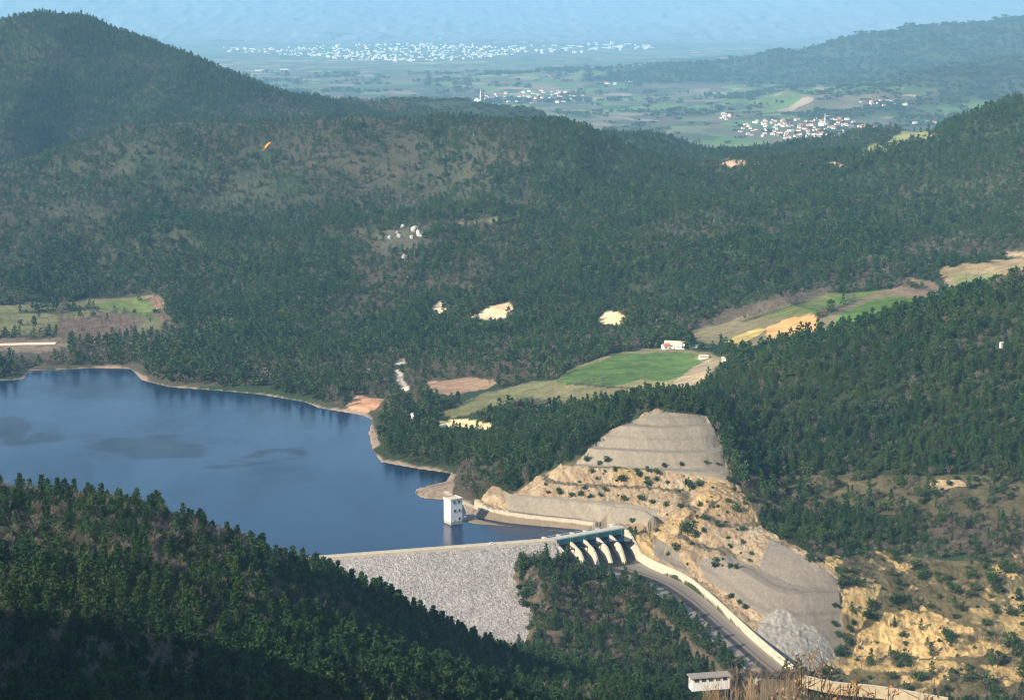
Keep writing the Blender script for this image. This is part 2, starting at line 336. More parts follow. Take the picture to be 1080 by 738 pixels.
CUTPLOTS = [
    ([(604, 492), (640, 456), (690, 434), (745, 438), (757, 460), (772, 507), (700, 496), (650, 492)], SHOT, 0, 1),
    ([(532, 521), (600, 524), (660, 530), (694, 537), (692, 549), (655, 553), (610, 547), (537, 540)], SHOT, 0, 1),
    ([(480, 556), (500, 538), (540, 539), (610, 547), (665, 557), (640, 566), (590, 562)], (.20, .155, .10), .1, .6),
    ([(800, 600), (812, 566), (845, 585), (886, 612), (888, 650), (892, 692), (850, 692), (826, 660), (790, 640), (745, 612), (735, 590), (770, 585)], (.205, .175, .135), 0, 1),
    ([(690, 566), (712, 578), (728, 606), (706, 594), (690, 585)], (.20, .175, .135), 0, 1),
    ([(797, 668), (806, 650), (820, 641), (833, 646), (842, 656), (858, 660), (874, 676), (881, 694), (846, 708), (815, 690)], (.27, .25, .21), .6, 0),
]
OCHRE_CORE = [([(882, 625), (905, 612), (930, 608), (925, 640), (900, 668), (884, 660)], .75), ([(905, 668), (935, 645), (975, 640), (1005, 655), (1050, 668), (1040, 690), (960, 696), (900, 690)], .95),
              ([(1060, 622), (1110, 615), (1110, 640), (1070, 640)], .7), ([(1010, 640), (1110, 640), (1110, 690), (1050, 690)], .5), ([(880, 690), (1000, 698), (1110, 706), (1110, 722), (1000, 712), (870, 704)], .6)]
DENSE = [([(690, 432), (760, 402), (900, 352), (1000, 322), (1130, 282), (1130, 508), (780, 506), (760, 450)], 1350, 1850), ([(400, 440), (450, 420), (540, 440), (690, 430), (600, 480), (520, 500), (400, 490)], 1450, 1800),
         ([(795, 541), (960, 545), (970, 582), (900, 580), (806, 562)], 1250, 1450), ([(400, 700), (520, 690), (600, 720), (420, 740)], 1100, 1260)]
BARE = [
    ([(955, 545), (1130, 540), (1130, 592), (1000, 588)], 1250, 1450, .6, .8),
    # outline, nearest, farthest, share of leafless trees, brown of the ground
    ([(290, 130), (340, 122), (470, 122), (555, 122), (565, 165), (520, 200), (430, 215), (330, 200), (300, 165)], 2500, 4000, .55, .6),
    ([(380, 235), (470, 228), (560, 235), (540, 270), (500, 310), (400, 320), (330, 320), (300, 300), (390, 270)], 2100, 3300, .75, .9),
    ([(60, 255), (200, 250), (230, 310), (180, 330), (100, 315)], 2100, 3200, .5, .6),
    ([(0, 352), (180, 345), (260, 370), (300, 400), (200, 405), (60, 392), (0, 398)], 1900, 2400, .55, .6),
    ([(300, 385), (380, 375), (440, 370), (470, 395), (450, 425), (400, 430), (350, 425)], 1700, 2200, .65, .7),
    ([(445, 375), (560, 360), (640, 350), (720, 335), (760, 330), (735, 345), (690, 362), (600, 384), (540, 400), (455, 402)], 1800, 2300, .6, .6),
    ([(860, 300), (940, 262), (1000, 252), (1110, 230), (1110, 262), (1000, 282), (950, 300)], 2000, 2800, .97, .9),
    ([(520, 410), (600, 420), (700, 418), (690, 440), (600, 440), (540, 432)], 1500, 1900, .5, .5),
    ([(80, 160), (200, 140), (290, 128), (300, 160), (180, 170)], 2700, 4000, .45, .5),
    ([(0, 130), (60, 110), (120, 130), (60, 160), (0, 165)], 3500, 5500, .4, .5),
    ([(900, 200), (1000, 185), (1110, 170), (1110, 210), (1000, 225), (880, 250), (840, 250)], 2200, 3200, .35, .6),
    ([(480, 500), (530, 495), (560, 490), (540, 525), (500, 540), (470, 530)], 1300, 1700, .7, .8),
    ([(150, 545), (270, 580), (330, 598), (400, 636), (430, 670), (330, 665), (230, 640), (160, 600)], 560, 1100, .62, .7),
    ([(0, 520), (30, 530), (60, 560), (0, 575)], 500, 1000, .6, .6),
    ([(90, 690), (200, 700), (230, 745), (60, 745)], 400, 700, .75, .9),
    ([(535, 590), (640, 595), (700, 640), (760, 700), (600, 720), (540, 660)], 1190, 1340, .42, .8),
    ([(770, 695), (850, 712), (900, 725), (900, 745), (750, 745)], 1150, 1240, .9, .8),
]
def lerp3(a, b, t): return a + (np.array(b) - a) * t[:, None]
def land(X, Y, Z, cutw):
    """albedo, (plain, rock, shotcrete) masks, pine density, bare-tree density, scrub density"""
    n = X.size
    px, py = project(X, Y, Z)
    jx = px + 4.5 * (vnoise(X / 14, Y / 20, 91) - .5) + 5 * (vnoise(X / 45, Y / 60, 92) - .5)
    jy = py + 2.4 * (vnoise(X / 14, Y / 20, 93) - .5) + 2.6 * (vnoise(X / 45, Y / 60, 94) - .5)
    jx2 = px + 26 * (vnoise(X / 70, Y / 90, 95) - .5); jy2 = py + 14 * (vnoise(X / 70, Y / 90, 96) - .5)
    n1 = vnoise(X / 60, Y / 80, 1); n2 = vnoise(X / 9, Y / 9, 2); n3 = fbm(X, Y, 260, 3, 8)
    col = np.zeros((n, 3)) + np.array((.032, .052, .023))
    col = lerp3(col, (.075, .068, .04), smooth(.5, .85, n1) * .6)
    mask = np.zeros((n, 3)); pine = np.ones(n); bare = np.clip(.13 + .62 * smooth(-.02, .34, n3), 0, .7); scrub = np.zeros(n)
    for poly, y0, y1, share, brown in BARE:
        m = (Y > y0) & (Y < y1); m[m] = in_poly(jx2[m], jy2[m], poly)
        if y1 > 2500: share, brown = share * .72, brown * .55
        w = m * (.55 + .45 * smooth(.25, .6, n1))
        bare = np.where(m, np.maximum(bare, share * w), bare)
        col = lerp3(col, (.105, .082, .056), m * brown)
    for poly, y0, y1 in DENSE:
        m = (Y > y0) & (Y < y1); m[m] = in_poly(jx2[m], jy2[m], poly)
        bare = np.where(m, bare * .12 + .04, bare); col = lerp3(col, (.035, .045, .02), m * .8)
    pine = 1 - bare
    # plain and the far hills
    pl = smooth(4900, 5600, Y) * (1 - smooth(-98, -82, Z + 8 * (vnoise(X / 300, Y / 300, 55) - .5)))
    pl = np.maximum(pl, smooth(6500, 7500, Y) * smooth(.1, .3, fbm(X, Y, 900, 3, 66) - (Z + 60) / 260))
    far = smooth(4900, 5600, Y)
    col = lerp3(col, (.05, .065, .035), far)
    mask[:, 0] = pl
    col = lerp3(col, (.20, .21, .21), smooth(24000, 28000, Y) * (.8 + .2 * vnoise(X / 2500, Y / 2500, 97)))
    pine = np.where(Y > 5600, 0, pine * (1 - pl)); bare = np.where(Y > 5600, 0, bare * (1 - pl))
    for poly, y0, y1, c, rk, sh, pd, bd in PLOTS:
        m = (Y > y0) & (Y < y1); m[m] = in_poly(jx[m], jy[m], poly)
        if not m.any(): continue
        k = (.72 + .56 * n2) * (.78 + .44 * n1)
        col[m] = np.array(c) * k[m][:, None]
        mask[m, 1] = rk; mask[m, 2] = sh; pine[m] = pd; bare[m] = bd
        if pd == 0 and y0 > 1400:      # no tall trees close below an open plot either
            for dy in (3, 6, 9):
                m2 = (Y > y0) & (Y < y1); m2[m2] = in_poly(jx[m2], jy[m2] - dy, poly); pine[m2] *= .12; bare[m2] *= .25
    # eroded slope: ochre shows through the scrub
    z0 = (Y > 1150) & (Y < 1500) & (px > 860) & (py > 575)
    if z0.any():
        x, y = X[z0], Y[z0]; f = .5 * vnoise(x / 22, y / 22, 61) + .3 * vnoise(x / 8, y / 8, 62) + .2 * vnoise(x / 3, y / 3, 63)
        o = smooth(.63, .74, f) * .8
        for poly, s in OCHRE_CORE:
            mm = in_poly(jx[z0] + 8 * (f - .5), jy[z0] + 12 * (f - .5), poly); o = np.where(mm, np.maximum(o, s * smooth(.27, .48, f)), o)
        c = lerp3(col[z0], (.52, .355, .15), o * (px[z0] > 870)); col[z0] = c * (.8 + .4 * vnoise(x / 5, y / 5, 64))[:, None]
        mask[z0, 1] = np.maximum(mask[z0, 1], o)
    # the rock cut
    m = cutw > .5
    x, y, zz = X[m], Y[m], Z[m]
    if m.any():
        f = fbm(x, y, 30, 3, 71); g = fbm(x + zz * 2, y - zz, 11, 3, 72); h = (cutw[m] - 1) * 400
        t_ = (x * .85 + y * .53); streak = vnoise(t_ / 2.6, h / 16, 73) * .6 + vnoise(t_ / 1.1, h / 9, 74) * .4
        c = np.zeros((m.sum(), 3)) + np.array((.345, .255, .155))
        c = lerp3(c, (.44, .30, .125), smooth(0, .4, f) * .8); c = lerp3(c, (.26, .18, .11), smooth(0.05, .4, -g) * .6); c = lerp3(c, (.38, .31, .21), smooth(.2, .45, g) * .6)
        c = c * (.62 + .66 * streak)[:, None]
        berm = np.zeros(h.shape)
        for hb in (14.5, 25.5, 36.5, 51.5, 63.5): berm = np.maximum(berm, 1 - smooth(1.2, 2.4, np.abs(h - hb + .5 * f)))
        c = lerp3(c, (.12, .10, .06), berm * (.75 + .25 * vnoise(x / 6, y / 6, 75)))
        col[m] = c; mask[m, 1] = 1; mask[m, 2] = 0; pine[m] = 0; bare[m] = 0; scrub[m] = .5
    z0 = (Y > 1180) & (Y < 1520) & (X > -70) & (X < 320)
    for poly, c, rk, sh in CUTPLOTS:
        m = z0.copy(); m[m] = in_poly(px[m] + .8 * (n2[m] - .5), py[m] + .8 * (n2[m] - .5), poly)
        if sh == .6: m &= (Z < 2.5)
        hh = (cutw[m] - 1) * 400; jn = np.zeros(hh.shape)
        if sh == 1:
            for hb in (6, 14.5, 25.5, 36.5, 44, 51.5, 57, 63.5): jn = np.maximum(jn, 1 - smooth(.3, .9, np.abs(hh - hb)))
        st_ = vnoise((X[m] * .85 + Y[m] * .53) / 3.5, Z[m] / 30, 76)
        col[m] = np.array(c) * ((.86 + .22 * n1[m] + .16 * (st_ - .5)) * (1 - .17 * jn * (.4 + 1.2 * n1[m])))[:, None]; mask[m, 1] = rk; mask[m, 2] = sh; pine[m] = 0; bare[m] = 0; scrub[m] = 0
    # shore
    s0 = (Y > 1150) & (Y < 2450) & (Z < ZW + 6)
    if s0.any():
        x, y = X[s0], Y[s0]; d, _, _ = seg_dist(x, y, LAKEP, True); ins = in_poly(x, y, LAKEP)
        w = np.maximum((1 - smooth(1, 4, d + 12 * (vnoise(x / 24, y / 24, 81) - .5))), ins * 1.0)
        side = (DB.x - DA.x) * (y - DA.y) - (DB.y - DA.y) * (x - DA.x); w = np.where((side < 0) & ~ins, 0, w)
        nc = cutw[s0] < .5
        keep = (mask[s0, 2] < .4) & nc
        c = lerp3(col[s0], (.29, .215, .15), w * keep); col[s0] = c
        kill = (d < 9) | ins
        pine[s0] = np.where(kill, 0, pine[s0]); bare[s0] = np.where(kill, 0, bare[s0])
    # concrete, dam and road footprints grow nothing
    k0 = (Y > 1150) & (Y < 1520) & (X > -260) & (X < 320)
    if k0.any():
        x, y = X[k0], Y[k0]
        s = (x - DA.x) * (DB.x - DA.x) + (y - DA.y) * (DB.y - DA.y); L2 = (DB - DA).length
        a = s / L2; b = ((x - DA.x) * (DB.y - DA.y) - (y - DA.y) * (DB.x - DA.x)) / L2   # b > 0 downstream
        dz = -(b - 4.5) / 1.55
        ondam = (a > -80) & (a < L2 + 14) & (b > -45) & (b < 86) & (dz > Z[k0] + .4)
        ch = in_poly(x, y, CHUTE_POLY) | in_poly(x, y, BASIN)
        dc, _, _ = seg_dist(x, y, CHUTE_POLY, True); rd, _, _ = seg_dist(x, y, [tuple(p)[:2] for p in ROADL])
        kill = ondam | ch | (dc < 3) | (rd < 6)
        pine[k0] = np.where(kill, 0, pine[k0]); bare[k0] = np.where(kill, 0, bare[k0]); scrub[k0] = np.where(kill, 0, scrub[k0])
        r2 = (rd < 1.9) & (Y[k0] > 1300); cc = col[k0]; cc[r2] = (.42, .35, .25); col[k0] = cc
    return np.clip(col, 0, .9), mask, pine, bare, scrub

# ------------------------------------------------------------------ materials
MATS = {}
def new_mat(name):
    m = bpy.data.materials.new(name); m.use_nodes = True; nt = m.node_tree
    b = nt.nodes['Principled BSDF']; MATS[name] = m
    return m, nt, b
def N(nt, t, **kw):
    n = nt.nodes.new(t)
    for k, v in kw.items():
        if k in n.inputs: n.inputs[k].default_value = v
        else: setattr(n, k, v)
    return n
def pmat(name, color, rough=.7, var=.25, scale=1.0, bump=.0, metal=0.0, coords='Object', spec=.3):
    """principled surface with uneven, weathered colour"""
    m, nt, b = new_mat(name); L = nt.links.new
    tc = N(nt, 'ShaderNodeTexCoord'); nz = N(nt, 'ShaderNodeTexNoise', Scale=scale, Detail=5.0, Roughness=.6)
    L(tc.outputs[coords], nz.inputs['Vector'])
    mr = N(nt, 'ShaderNodeMapRange'); mr.inputs['From Min'].default_value = .25; mr.inputs['From Max'].default_value = .75
    mr.inputs['To Min'].default_value = 1 - var; mr.inputs['To Max'].default_value = 1 + var
    L(nz.outputs['Fac'], mr.inputs['Value'])
    mx = N(nt, 'ShaderNodeVectorMath', operation='SCALE'); mx.inputs[0].default_value = color[:3]
    L(mr.outputs['Result'], mx.inputs['Scale']); L(mx.outputs['Vector'], b.inputs['Base Color'])
    b.inputs['Roughness'].default_value = rough; b.inputs['Metallic'].default_value = metal; b.inputs['Specular IOR Level'].default_value = spec
    if bump:
        bp = N(nt, 'ShaderNodeBump', Strength=bump, Distance=.3); L(nz.outputs['Fac'], bp.inputs['Height']); L(bp.outputs['Normal'], b.inputs['Normal'])
    return m

def set_ramp(node, stops, interp='LINEAR'):
    r = node.color_ramp; r.interpolation = interp; el = r.elements
    while len(el) > 1: el.remove(el[-1])
    el[0].position = stops[0][0]; el[0].color = (*stops[0][1], 1)
    for p, c in stops[1:]:
        e_ = el.new(p); e_.color = (*c, 1)
def ground_material():
    m, nt, b = new_mat('ground_cover'); L = nt.links.new
    col = N(nt, 'ShaderNodeAttribute', attribute_name='Col'); msk = N(nt, 'ShaderNodeAttribute', attribute_name='Mask')
    sep = N(nt, 'ShaderNodeSeparateColor'); L(msk.outputs['Color'], sep.inputs['Color'])
    geo = N(nt, 'ShaderNodeNewGeometry')
    # farmland of the plain: strip fields
    mp = N(nt, 'ShaderNodeMapping'); mp.inputs['Scale'].default_value = (.0062, .0040, 0); mp.inputs['Rotation'].default_value = (0, 0, .35)
    L(geo.outputs['Position'], mp.inputs['Vector'])
    dn = N(nt, 'ShaderNodeTexNoise', Scale=1.2, Detail=2.0); L(mp.outputs['Vector'], dn.inputs['Vector'])
    ad = N(nt, 'ShaderNodeVectorMath', operation='MULTIPLY_ADD'); ad.inputs[1].default_value = (.7, .7, 0)
    L(dn.outputs['Color'], ad.inputs[0]); L(mp.outputs['Vector'], ad.inputs[2])
    vo = N(nt, 'ShaderNodeTexVoronoi', Scale=1.0); L(ad.outputs['Vector'], vo.inputs['Vector'])
    sp2 = N(nt, 'ShaderNodeSeparateColor'); L(vo.outputs['Color'], sp2.inputs['Color'])
    rp = N(nt, 'ShaderNodeValToRGB'); rp.color_ramp.interpolation = 'CONSTANT'
    cols = [(0, (.07, .10, .04)), (.14, (.17, .145, .085)), (.3, (.12, .2, .05)), (.42, (.13, .11, .07)), (.55, (.17, .22, .07)), (.66, (.25, .2, .12)), (.76, (.08, .10, .05)), (.86, (.34, .27, .18)), (.94, (.14, .25, .06))]
    set_ramp(rp, cols, 'CONSTANT')
    L(sp2.outputs['Red'], rp.inputs['Fac'])
    big = N(nt, 'ShaderNodeTexNoise', Scale=.0011, Detail=4.0); L(geo.outputs['Position'], big.inputs['Vector'])
    mb = N(nt, 'ShaderNodeMapRange'); mb.inputs['From Min'].default_value = .4; mb.inputs['From Max'].default_value = .62; L(big.outputs['Fac'], mb.inputs['Value'])
    mxb = N(nt, 'ShaderNodeMix', data_type='RGBA'); mxb.inputs['B'].default_value = (.085, .085, .06, 1)
    sc = N(nt, 'ShaderNodeMath', operation='MULTIPLY'); sc.inputs[1].default_value = .55; L(mb.outputs['Result'], sc.inputs[0])
    L(sc.outputs[0], mxb.inputs['Factor']); L(rp.outputs['Color'], mxb.inputs['A'])
    mx = N(nt, 'ShaderNodeMix', data_type='RGBA'); L(sep.outputs['Red'], mx.inputs['Factor']); L(col.outputs['Color'], mx.inputs['A']); L(mxb.outputs['Result'], mx.inputs['B'])
    # fine mottling everywhere; fissures on rock; streaks and joints on sprayed concrete
    n1 = N(nt, 'ShaderNodeTexNoise', Scale=.33, Detail=8.0, Roughness=.7); L(geo.outputs['Position'], n1.inputs['Vector'])
    r1 = N(nt, 'ShaderNodeMapRange'); r1.inputs['From Min'].default_value = .3; r1.inputs['From Max'].default_value = .7; r1.inputs['To Min'].default_value = .62; r1.inputs['To Max'].default_value = 1.38
    L(n1.outputs['Fac'], r1.inputs['Value'])
    ms = N(nt, 'ShaderNodeMapping'); ms.inputs['Scale'].default_value = (.5, .5, .05); L(geo.outputs['Position'], ms.inputs['Vector'])
    n2 = N(nt, 'ShaderNodeTexNoise', Scale=1.0, Detail=4.0, Roughness=.6); L(ms.outputs['Vector'], n2.inputs['Vector'])
    r2 = N(nt, 'ShaderNodeMapRange'); r2.inputs['From Min'].default_value = .3; r2.inputs['From Max'].default_value = .7; r2.inputs['To Min'].default_value = .8; r2.inputs['To Max'].default_value = 1.15
    L(n2.outputs['Fac'], r2.inputs['Value'])
    mv = N(nt, 'ShaderNodeMix', data_type='FLOAT'); L(sep.outputs['Blue'], mv.inputs['Factor']); L(r1.outputs['Result'], mv.inputs['A']); L(r2.outputs['Result'], mv.inputs['B'])
    vm = N(nt, 'ShaderNodeVectorMath', operation='SCALE'); L(mx.outputs['Result'], vm.inputs[0]); L(mv.outputs['Result'], vm.inputs['Scale'])
    L(vm.outputs['Vector'], b.inputs['Base Color'])
    bs = N(nt, 'ShaderNodeMath', operation='MULTIPLY'); bs.inputs[1].default_value = .8; L(sep.outputs['Green'], bs.inputs[0])
    bp = N(nt, 'ShaderNodeBump', Distance=2.5); L(bs.outputs[0], bp.inputs['Strength']); L(n1.outputs['Fac'], bp.inputs['Height']); L(bp.outputs['Normal'], b.inputs['Normal'])
    b.inputs['Roughness'].default_value = .95; b.inputs['Specular IOR Level'].default_value = .1
    return m
GROUND = ground_material()

def leaf_material(name, c0, c1, c2, patch=.02):
    """foliage: own tint for each plant, and drifting tints across the wood"""
    m, nt, b = new_mat(name); L = nt.links.new
    oi = N(nt, 'ShaderNodeObjectInfo'); geo = N(nt, 'ShaderNodeNewGeometry')
    nz = N(nt, 'ShaderNodeTexNoise', Scale=patch, Detail=3.0); L(geo.outputs['Position'], nz.inputs['Vector'])
    rp = N(nt, 'ShaderNodeValToRGB'); rp.color_ramp.elements[0].color = (*c0, 1); rp.color_ramp.elements[1].color = (*c1, 1)
    L(oi.outputs['Random'], rp.inputs['Fac'])
    mr = N(nt, 'ShaderNodeMapRange'); mr.inputs['From Min'].default_value = .42; mr.inputs['From Max'].default_value = .68; mr.inputs['To Max'].default_value = .75; L(nz.outputs['Fac'], mr.inputs['Value'])
    mx = N(nt, 'ShaderNodeMix', data_type='RGBA'); L(mr.outputs['Result'], mx.inputs['Factor']); L(rp.outputs['Color'], mx.inputs['A']); mx.inputs['B'].default_value = (*c2, 1)
    L(mx.outputs['Result'], b.inputs['Base Color'])
    b.inputs['Roughness'].default_value = .75; b.inputs['Specular IOR Level'].default_value = .2
    return m
PINE = leaf_material('pine_needles', (.008, .031, .013), (.034, .084, .022), (.050, .086, .017))
BROAD = leaf_material('evergreen_scrub_leaves', (.018, .040, .013), (.048, .082, .025), (.060, .074, .028))
TWIG = leaf_material('bare_twigs', (.14, .115, .088), (.22, .18, .138), (.17, .13, .092))
BARK = pmat('bark', (.10, .075, .055), .9, .3, 2)

def link(name, me, mat=None, parent=None):
    o = bpy.data.objects.new(name, me)
    if mat is not None and me is not None:
        for mt in (mat if isinstance(mat, (list, tuple)) else [mat]): me.materials.append(mt)
    C.objects.link(o)
    if parent is not None: o.parent = parent
    return o
def tag(o, label=None, cat=None, group=None, kind=None):
    if label: o['label'] = label
    if cat: o['category'] = cat
    if group: o['group'] = group
    if kind: o['kind'] = kind
    return o
def empty(name, loc, rz=0):
    o = bpy.data.objects.new(name, None); o.location = loc; o.rotation_euler = (0, 0, rz); o.empty_display_size = .5; C.objects.link(o); return o
def np_mesh(name, co, faces, smooth_=False):
    me = bpy.data.meshes.new(name); co = np.asarray(co, np.float32); faces = np.asarray(faces, np.int32); k = faces.shape[1]
    me.vertices.add(len(co)); me.vertices.foreach_set('co', co.ravel())
    me.loops.add(faces.size); me.loops.foreach_set('vertex_index', faces.ravel())
    me.polygons.add(len(faces)); me.polygons.foreach_set('loop_start', np.arange(0, faces.size, k, dtype=np.int32))
    if smooth_: me.polygons.foreach_set('use_smooth', np.ones(len(faces), bool))
    me.update(calc_edges=True); return me
def set_color(me, name, rgb):
    a = me.color_attributes.new(name, 'FLOAT_COLOR', 'POINT'); d = np.ones((len(rgb), 4), np.float32); d[:, :3] = rgb; a.data.foreach_set('color', d.ravel())
def grid_faces(nr, nc):
    i = np.arange((nr - 1) * (nc - 1)); r = i // (nc - 1); c = i % (nc - 1); a = r * nc + c
    return np.stack([a, a + 1, a + nc + 1, a + nc], 1)

# ------------------------------------------------------------------ the ground
PX0, PX1, PY0, PY1 = -70, 440, 1176, 1520
def build_ground():
    u = np.r_[np.linspace(-.9, -.36, 28)[:-1], np.arange(-.36, .36, .00105), np.linspace(.36, .9, 28)]
    l = np.r_[np.arange(math.log(3), math.log(480), .03), np.arange(math.log(480), math.log(5200), .0031), np.arange(math.log(5200), math.log(26000), .0065), np.arange(math.log(26000), math.log(46000), .004)]
    U, LL = np.meshgrid(u, l); Y = np.exp(LL); X = U * Y
    z, cw = height(X.ravel(), Y.ravel()); X = X.ravel(); Y = Y.ravel()
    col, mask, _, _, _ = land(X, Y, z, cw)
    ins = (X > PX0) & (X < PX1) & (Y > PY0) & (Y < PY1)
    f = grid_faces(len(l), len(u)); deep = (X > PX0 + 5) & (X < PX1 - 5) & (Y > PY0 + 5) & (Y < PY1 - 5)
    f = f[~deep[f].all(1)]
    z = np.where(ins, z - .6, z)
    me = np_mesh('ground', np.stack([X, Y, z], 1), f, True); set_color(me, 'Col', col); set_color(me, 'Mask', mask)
    tag(link('ground', me, GROUND), kind='structure', label='wooded hills, valley floor and farmland plain under everything')
    # the land round the spillway again, at a finer grain
    st = .62; x = np.arange(PX0, PX1, st); y = np.arange(PY0, PY1, st); X, Y = np.meshgrid(x, y); X = X.ravel(); Y = Y.ravel()
    z, cw = height(X, Y); col, mask, _, _, _ = land(X, Y, z, cw)
    rk = mask[:, 1]
    rr = 1 - np.abs(fbm(X * 1.0, Y * 1.0, 9, 3, 21)) * 2
    r3 = 1 - np.abs(fbm(X, Y, 3.4, 2, 24)) * 2
    z = z + rk * (1.2 * (rr - .6) + .8 * (r3 - .6) + .35 * fbm(X, Y, 1.6, 2, 22)) * (Y > 1180)
    z = z + mask[:, 2] * .25 * fbm(X, Y, 6, 2, 23)
    me = np_mesh('ravine_slope', np.stack([X, Y, z], 1), grid_faces(len(y), len(x)), True); set_color(me, 'Col', col); set_color(me, 'Mask', mask)
    tag(link('ravine_terrain', me, GROUND), kind='structure', label='excavated ochre and sprayed concrete slope beside the spillway')
build_ground()

# ------------------------------------------------------------------ water
def build_water():
    m, nt, b = new_mat('lake_water'); L = nt.links.new
    geo = N(nt, 'ShaderNodeNewGeometry')
    b.inputs['Base Color'].default_value = (.012, .035, .055, 1); b.inputs['IOR'].default_value = 1.33; b.inputs['Specular IOR Level'].default_value = .5
    mp = N(nt, 'ShaderNodeMapping'); mp.inputs['Scale'].default_value = (.011, .006, 0); mp.inputs['Rotation'].default_value = (0, 0, .25); L(geo.outputs['Position'], mp.inputs['Vector'])
    nz = N(nt, 'ShaderNodeTexNoise', Scale=1.0, Detail=4.0, Roughness=.6, Distortion=.5); L(mp.outputs['Vector'], nz.inputs['Vector'])
    at = N(nt, 'ShaderNodeAttribute', attribute_name='dark_patch')
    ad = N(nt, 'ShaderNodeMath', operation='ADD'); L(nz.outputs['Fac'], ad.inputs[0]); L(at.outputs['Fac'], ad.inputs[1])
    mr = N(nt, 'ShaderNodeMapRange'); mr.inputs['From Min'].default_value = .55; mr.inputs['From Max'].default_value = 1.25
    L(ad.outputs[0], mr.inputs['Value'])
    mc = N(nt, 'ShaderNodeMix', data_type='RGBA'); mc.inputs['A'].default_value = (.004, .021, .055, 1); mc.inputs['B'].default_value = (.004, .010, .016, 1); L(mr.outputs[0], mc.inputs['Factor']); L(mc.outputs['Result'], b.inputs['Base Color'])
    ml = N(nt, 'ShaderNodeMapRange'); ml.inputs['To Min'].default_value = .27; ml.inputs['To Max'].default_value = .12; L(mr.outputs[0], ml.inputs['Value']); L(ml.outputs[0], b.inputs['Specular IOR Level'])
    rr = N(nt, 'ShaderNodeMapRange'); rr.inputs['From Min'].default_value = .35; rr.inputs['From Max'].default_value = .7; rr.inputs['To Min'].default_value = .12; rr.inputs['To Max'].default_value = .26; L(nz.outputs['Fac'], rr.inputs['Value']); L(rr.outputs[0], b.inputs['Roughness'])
    w1 = N(nt, 'ShaderNodeTexNoise', Scale=.9, Detail=3.0); L(geo.outputs['Position'], w1.inputs['Vector'])
    bp = N(nt, 'ShaderNodeBump', Distance=.6, Strength=.14); L(w1.outputs['Fac'], bp.inputs['Height']); L(bp.outputs['Normal'], b.inputs['Normal'])
    x = np.arange(-1100, 130, 3.5); y = np.arange(1150, 2350, 5.0); X, Y = np.meshgrid(x, y); X = X.ravel(); Y = Y.ravel(); Z = np.full(X.shape, ZW)
    d, _, _ = seg_dist(X, Y, LAKEP, True); ins = in_poly(X, Y, LAKEP)
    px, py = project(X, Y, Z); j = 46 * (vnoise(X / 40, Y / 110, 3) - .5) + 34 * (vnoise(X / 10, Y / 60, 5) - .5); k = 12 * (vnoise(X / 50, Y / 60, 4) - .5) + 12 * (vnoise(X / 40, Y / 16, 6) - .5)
    dark_patch = np.zeros(X.shape)  # patches where the water gets a darker base colour and weaker specular
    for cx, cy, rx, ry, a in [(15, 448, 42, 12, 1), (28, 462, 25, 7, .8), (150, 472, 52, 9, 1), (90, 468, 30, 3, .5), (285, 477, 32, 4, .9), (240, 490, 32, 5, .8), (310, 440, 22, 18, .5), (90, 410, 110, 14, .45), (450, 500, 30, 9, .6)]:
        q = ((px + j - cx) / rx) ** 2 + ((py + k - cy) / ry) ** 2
        dark_patch = np.maximum(dark_patch, a * (1 - smooth(.1, 1.7, q)))
    f = grid_faces(len(y), len(x)); keep = (ins | (d < 14))[f].any(1); f = f[keep]
    side = (DB.x - DA.x) * (Y - DA.y) - (DB.y - DA.y) * (X - DA.x)
    f = f[(side[f] > -600).all(1) | (X[f] < -230).all(1)]
    me = np_mesh('lake_water', np.stack([X, Y, Z], 1), f, True)
    a = me.attributes.new('dark_patch', 'FLOAT', 'POINT'); a.data.foreach_set('value', dark_patch.astype(np.float32))
    tag(link('lake_water', me, m), kind='structure', label='blue reservoir with dark streaks')
build_water()

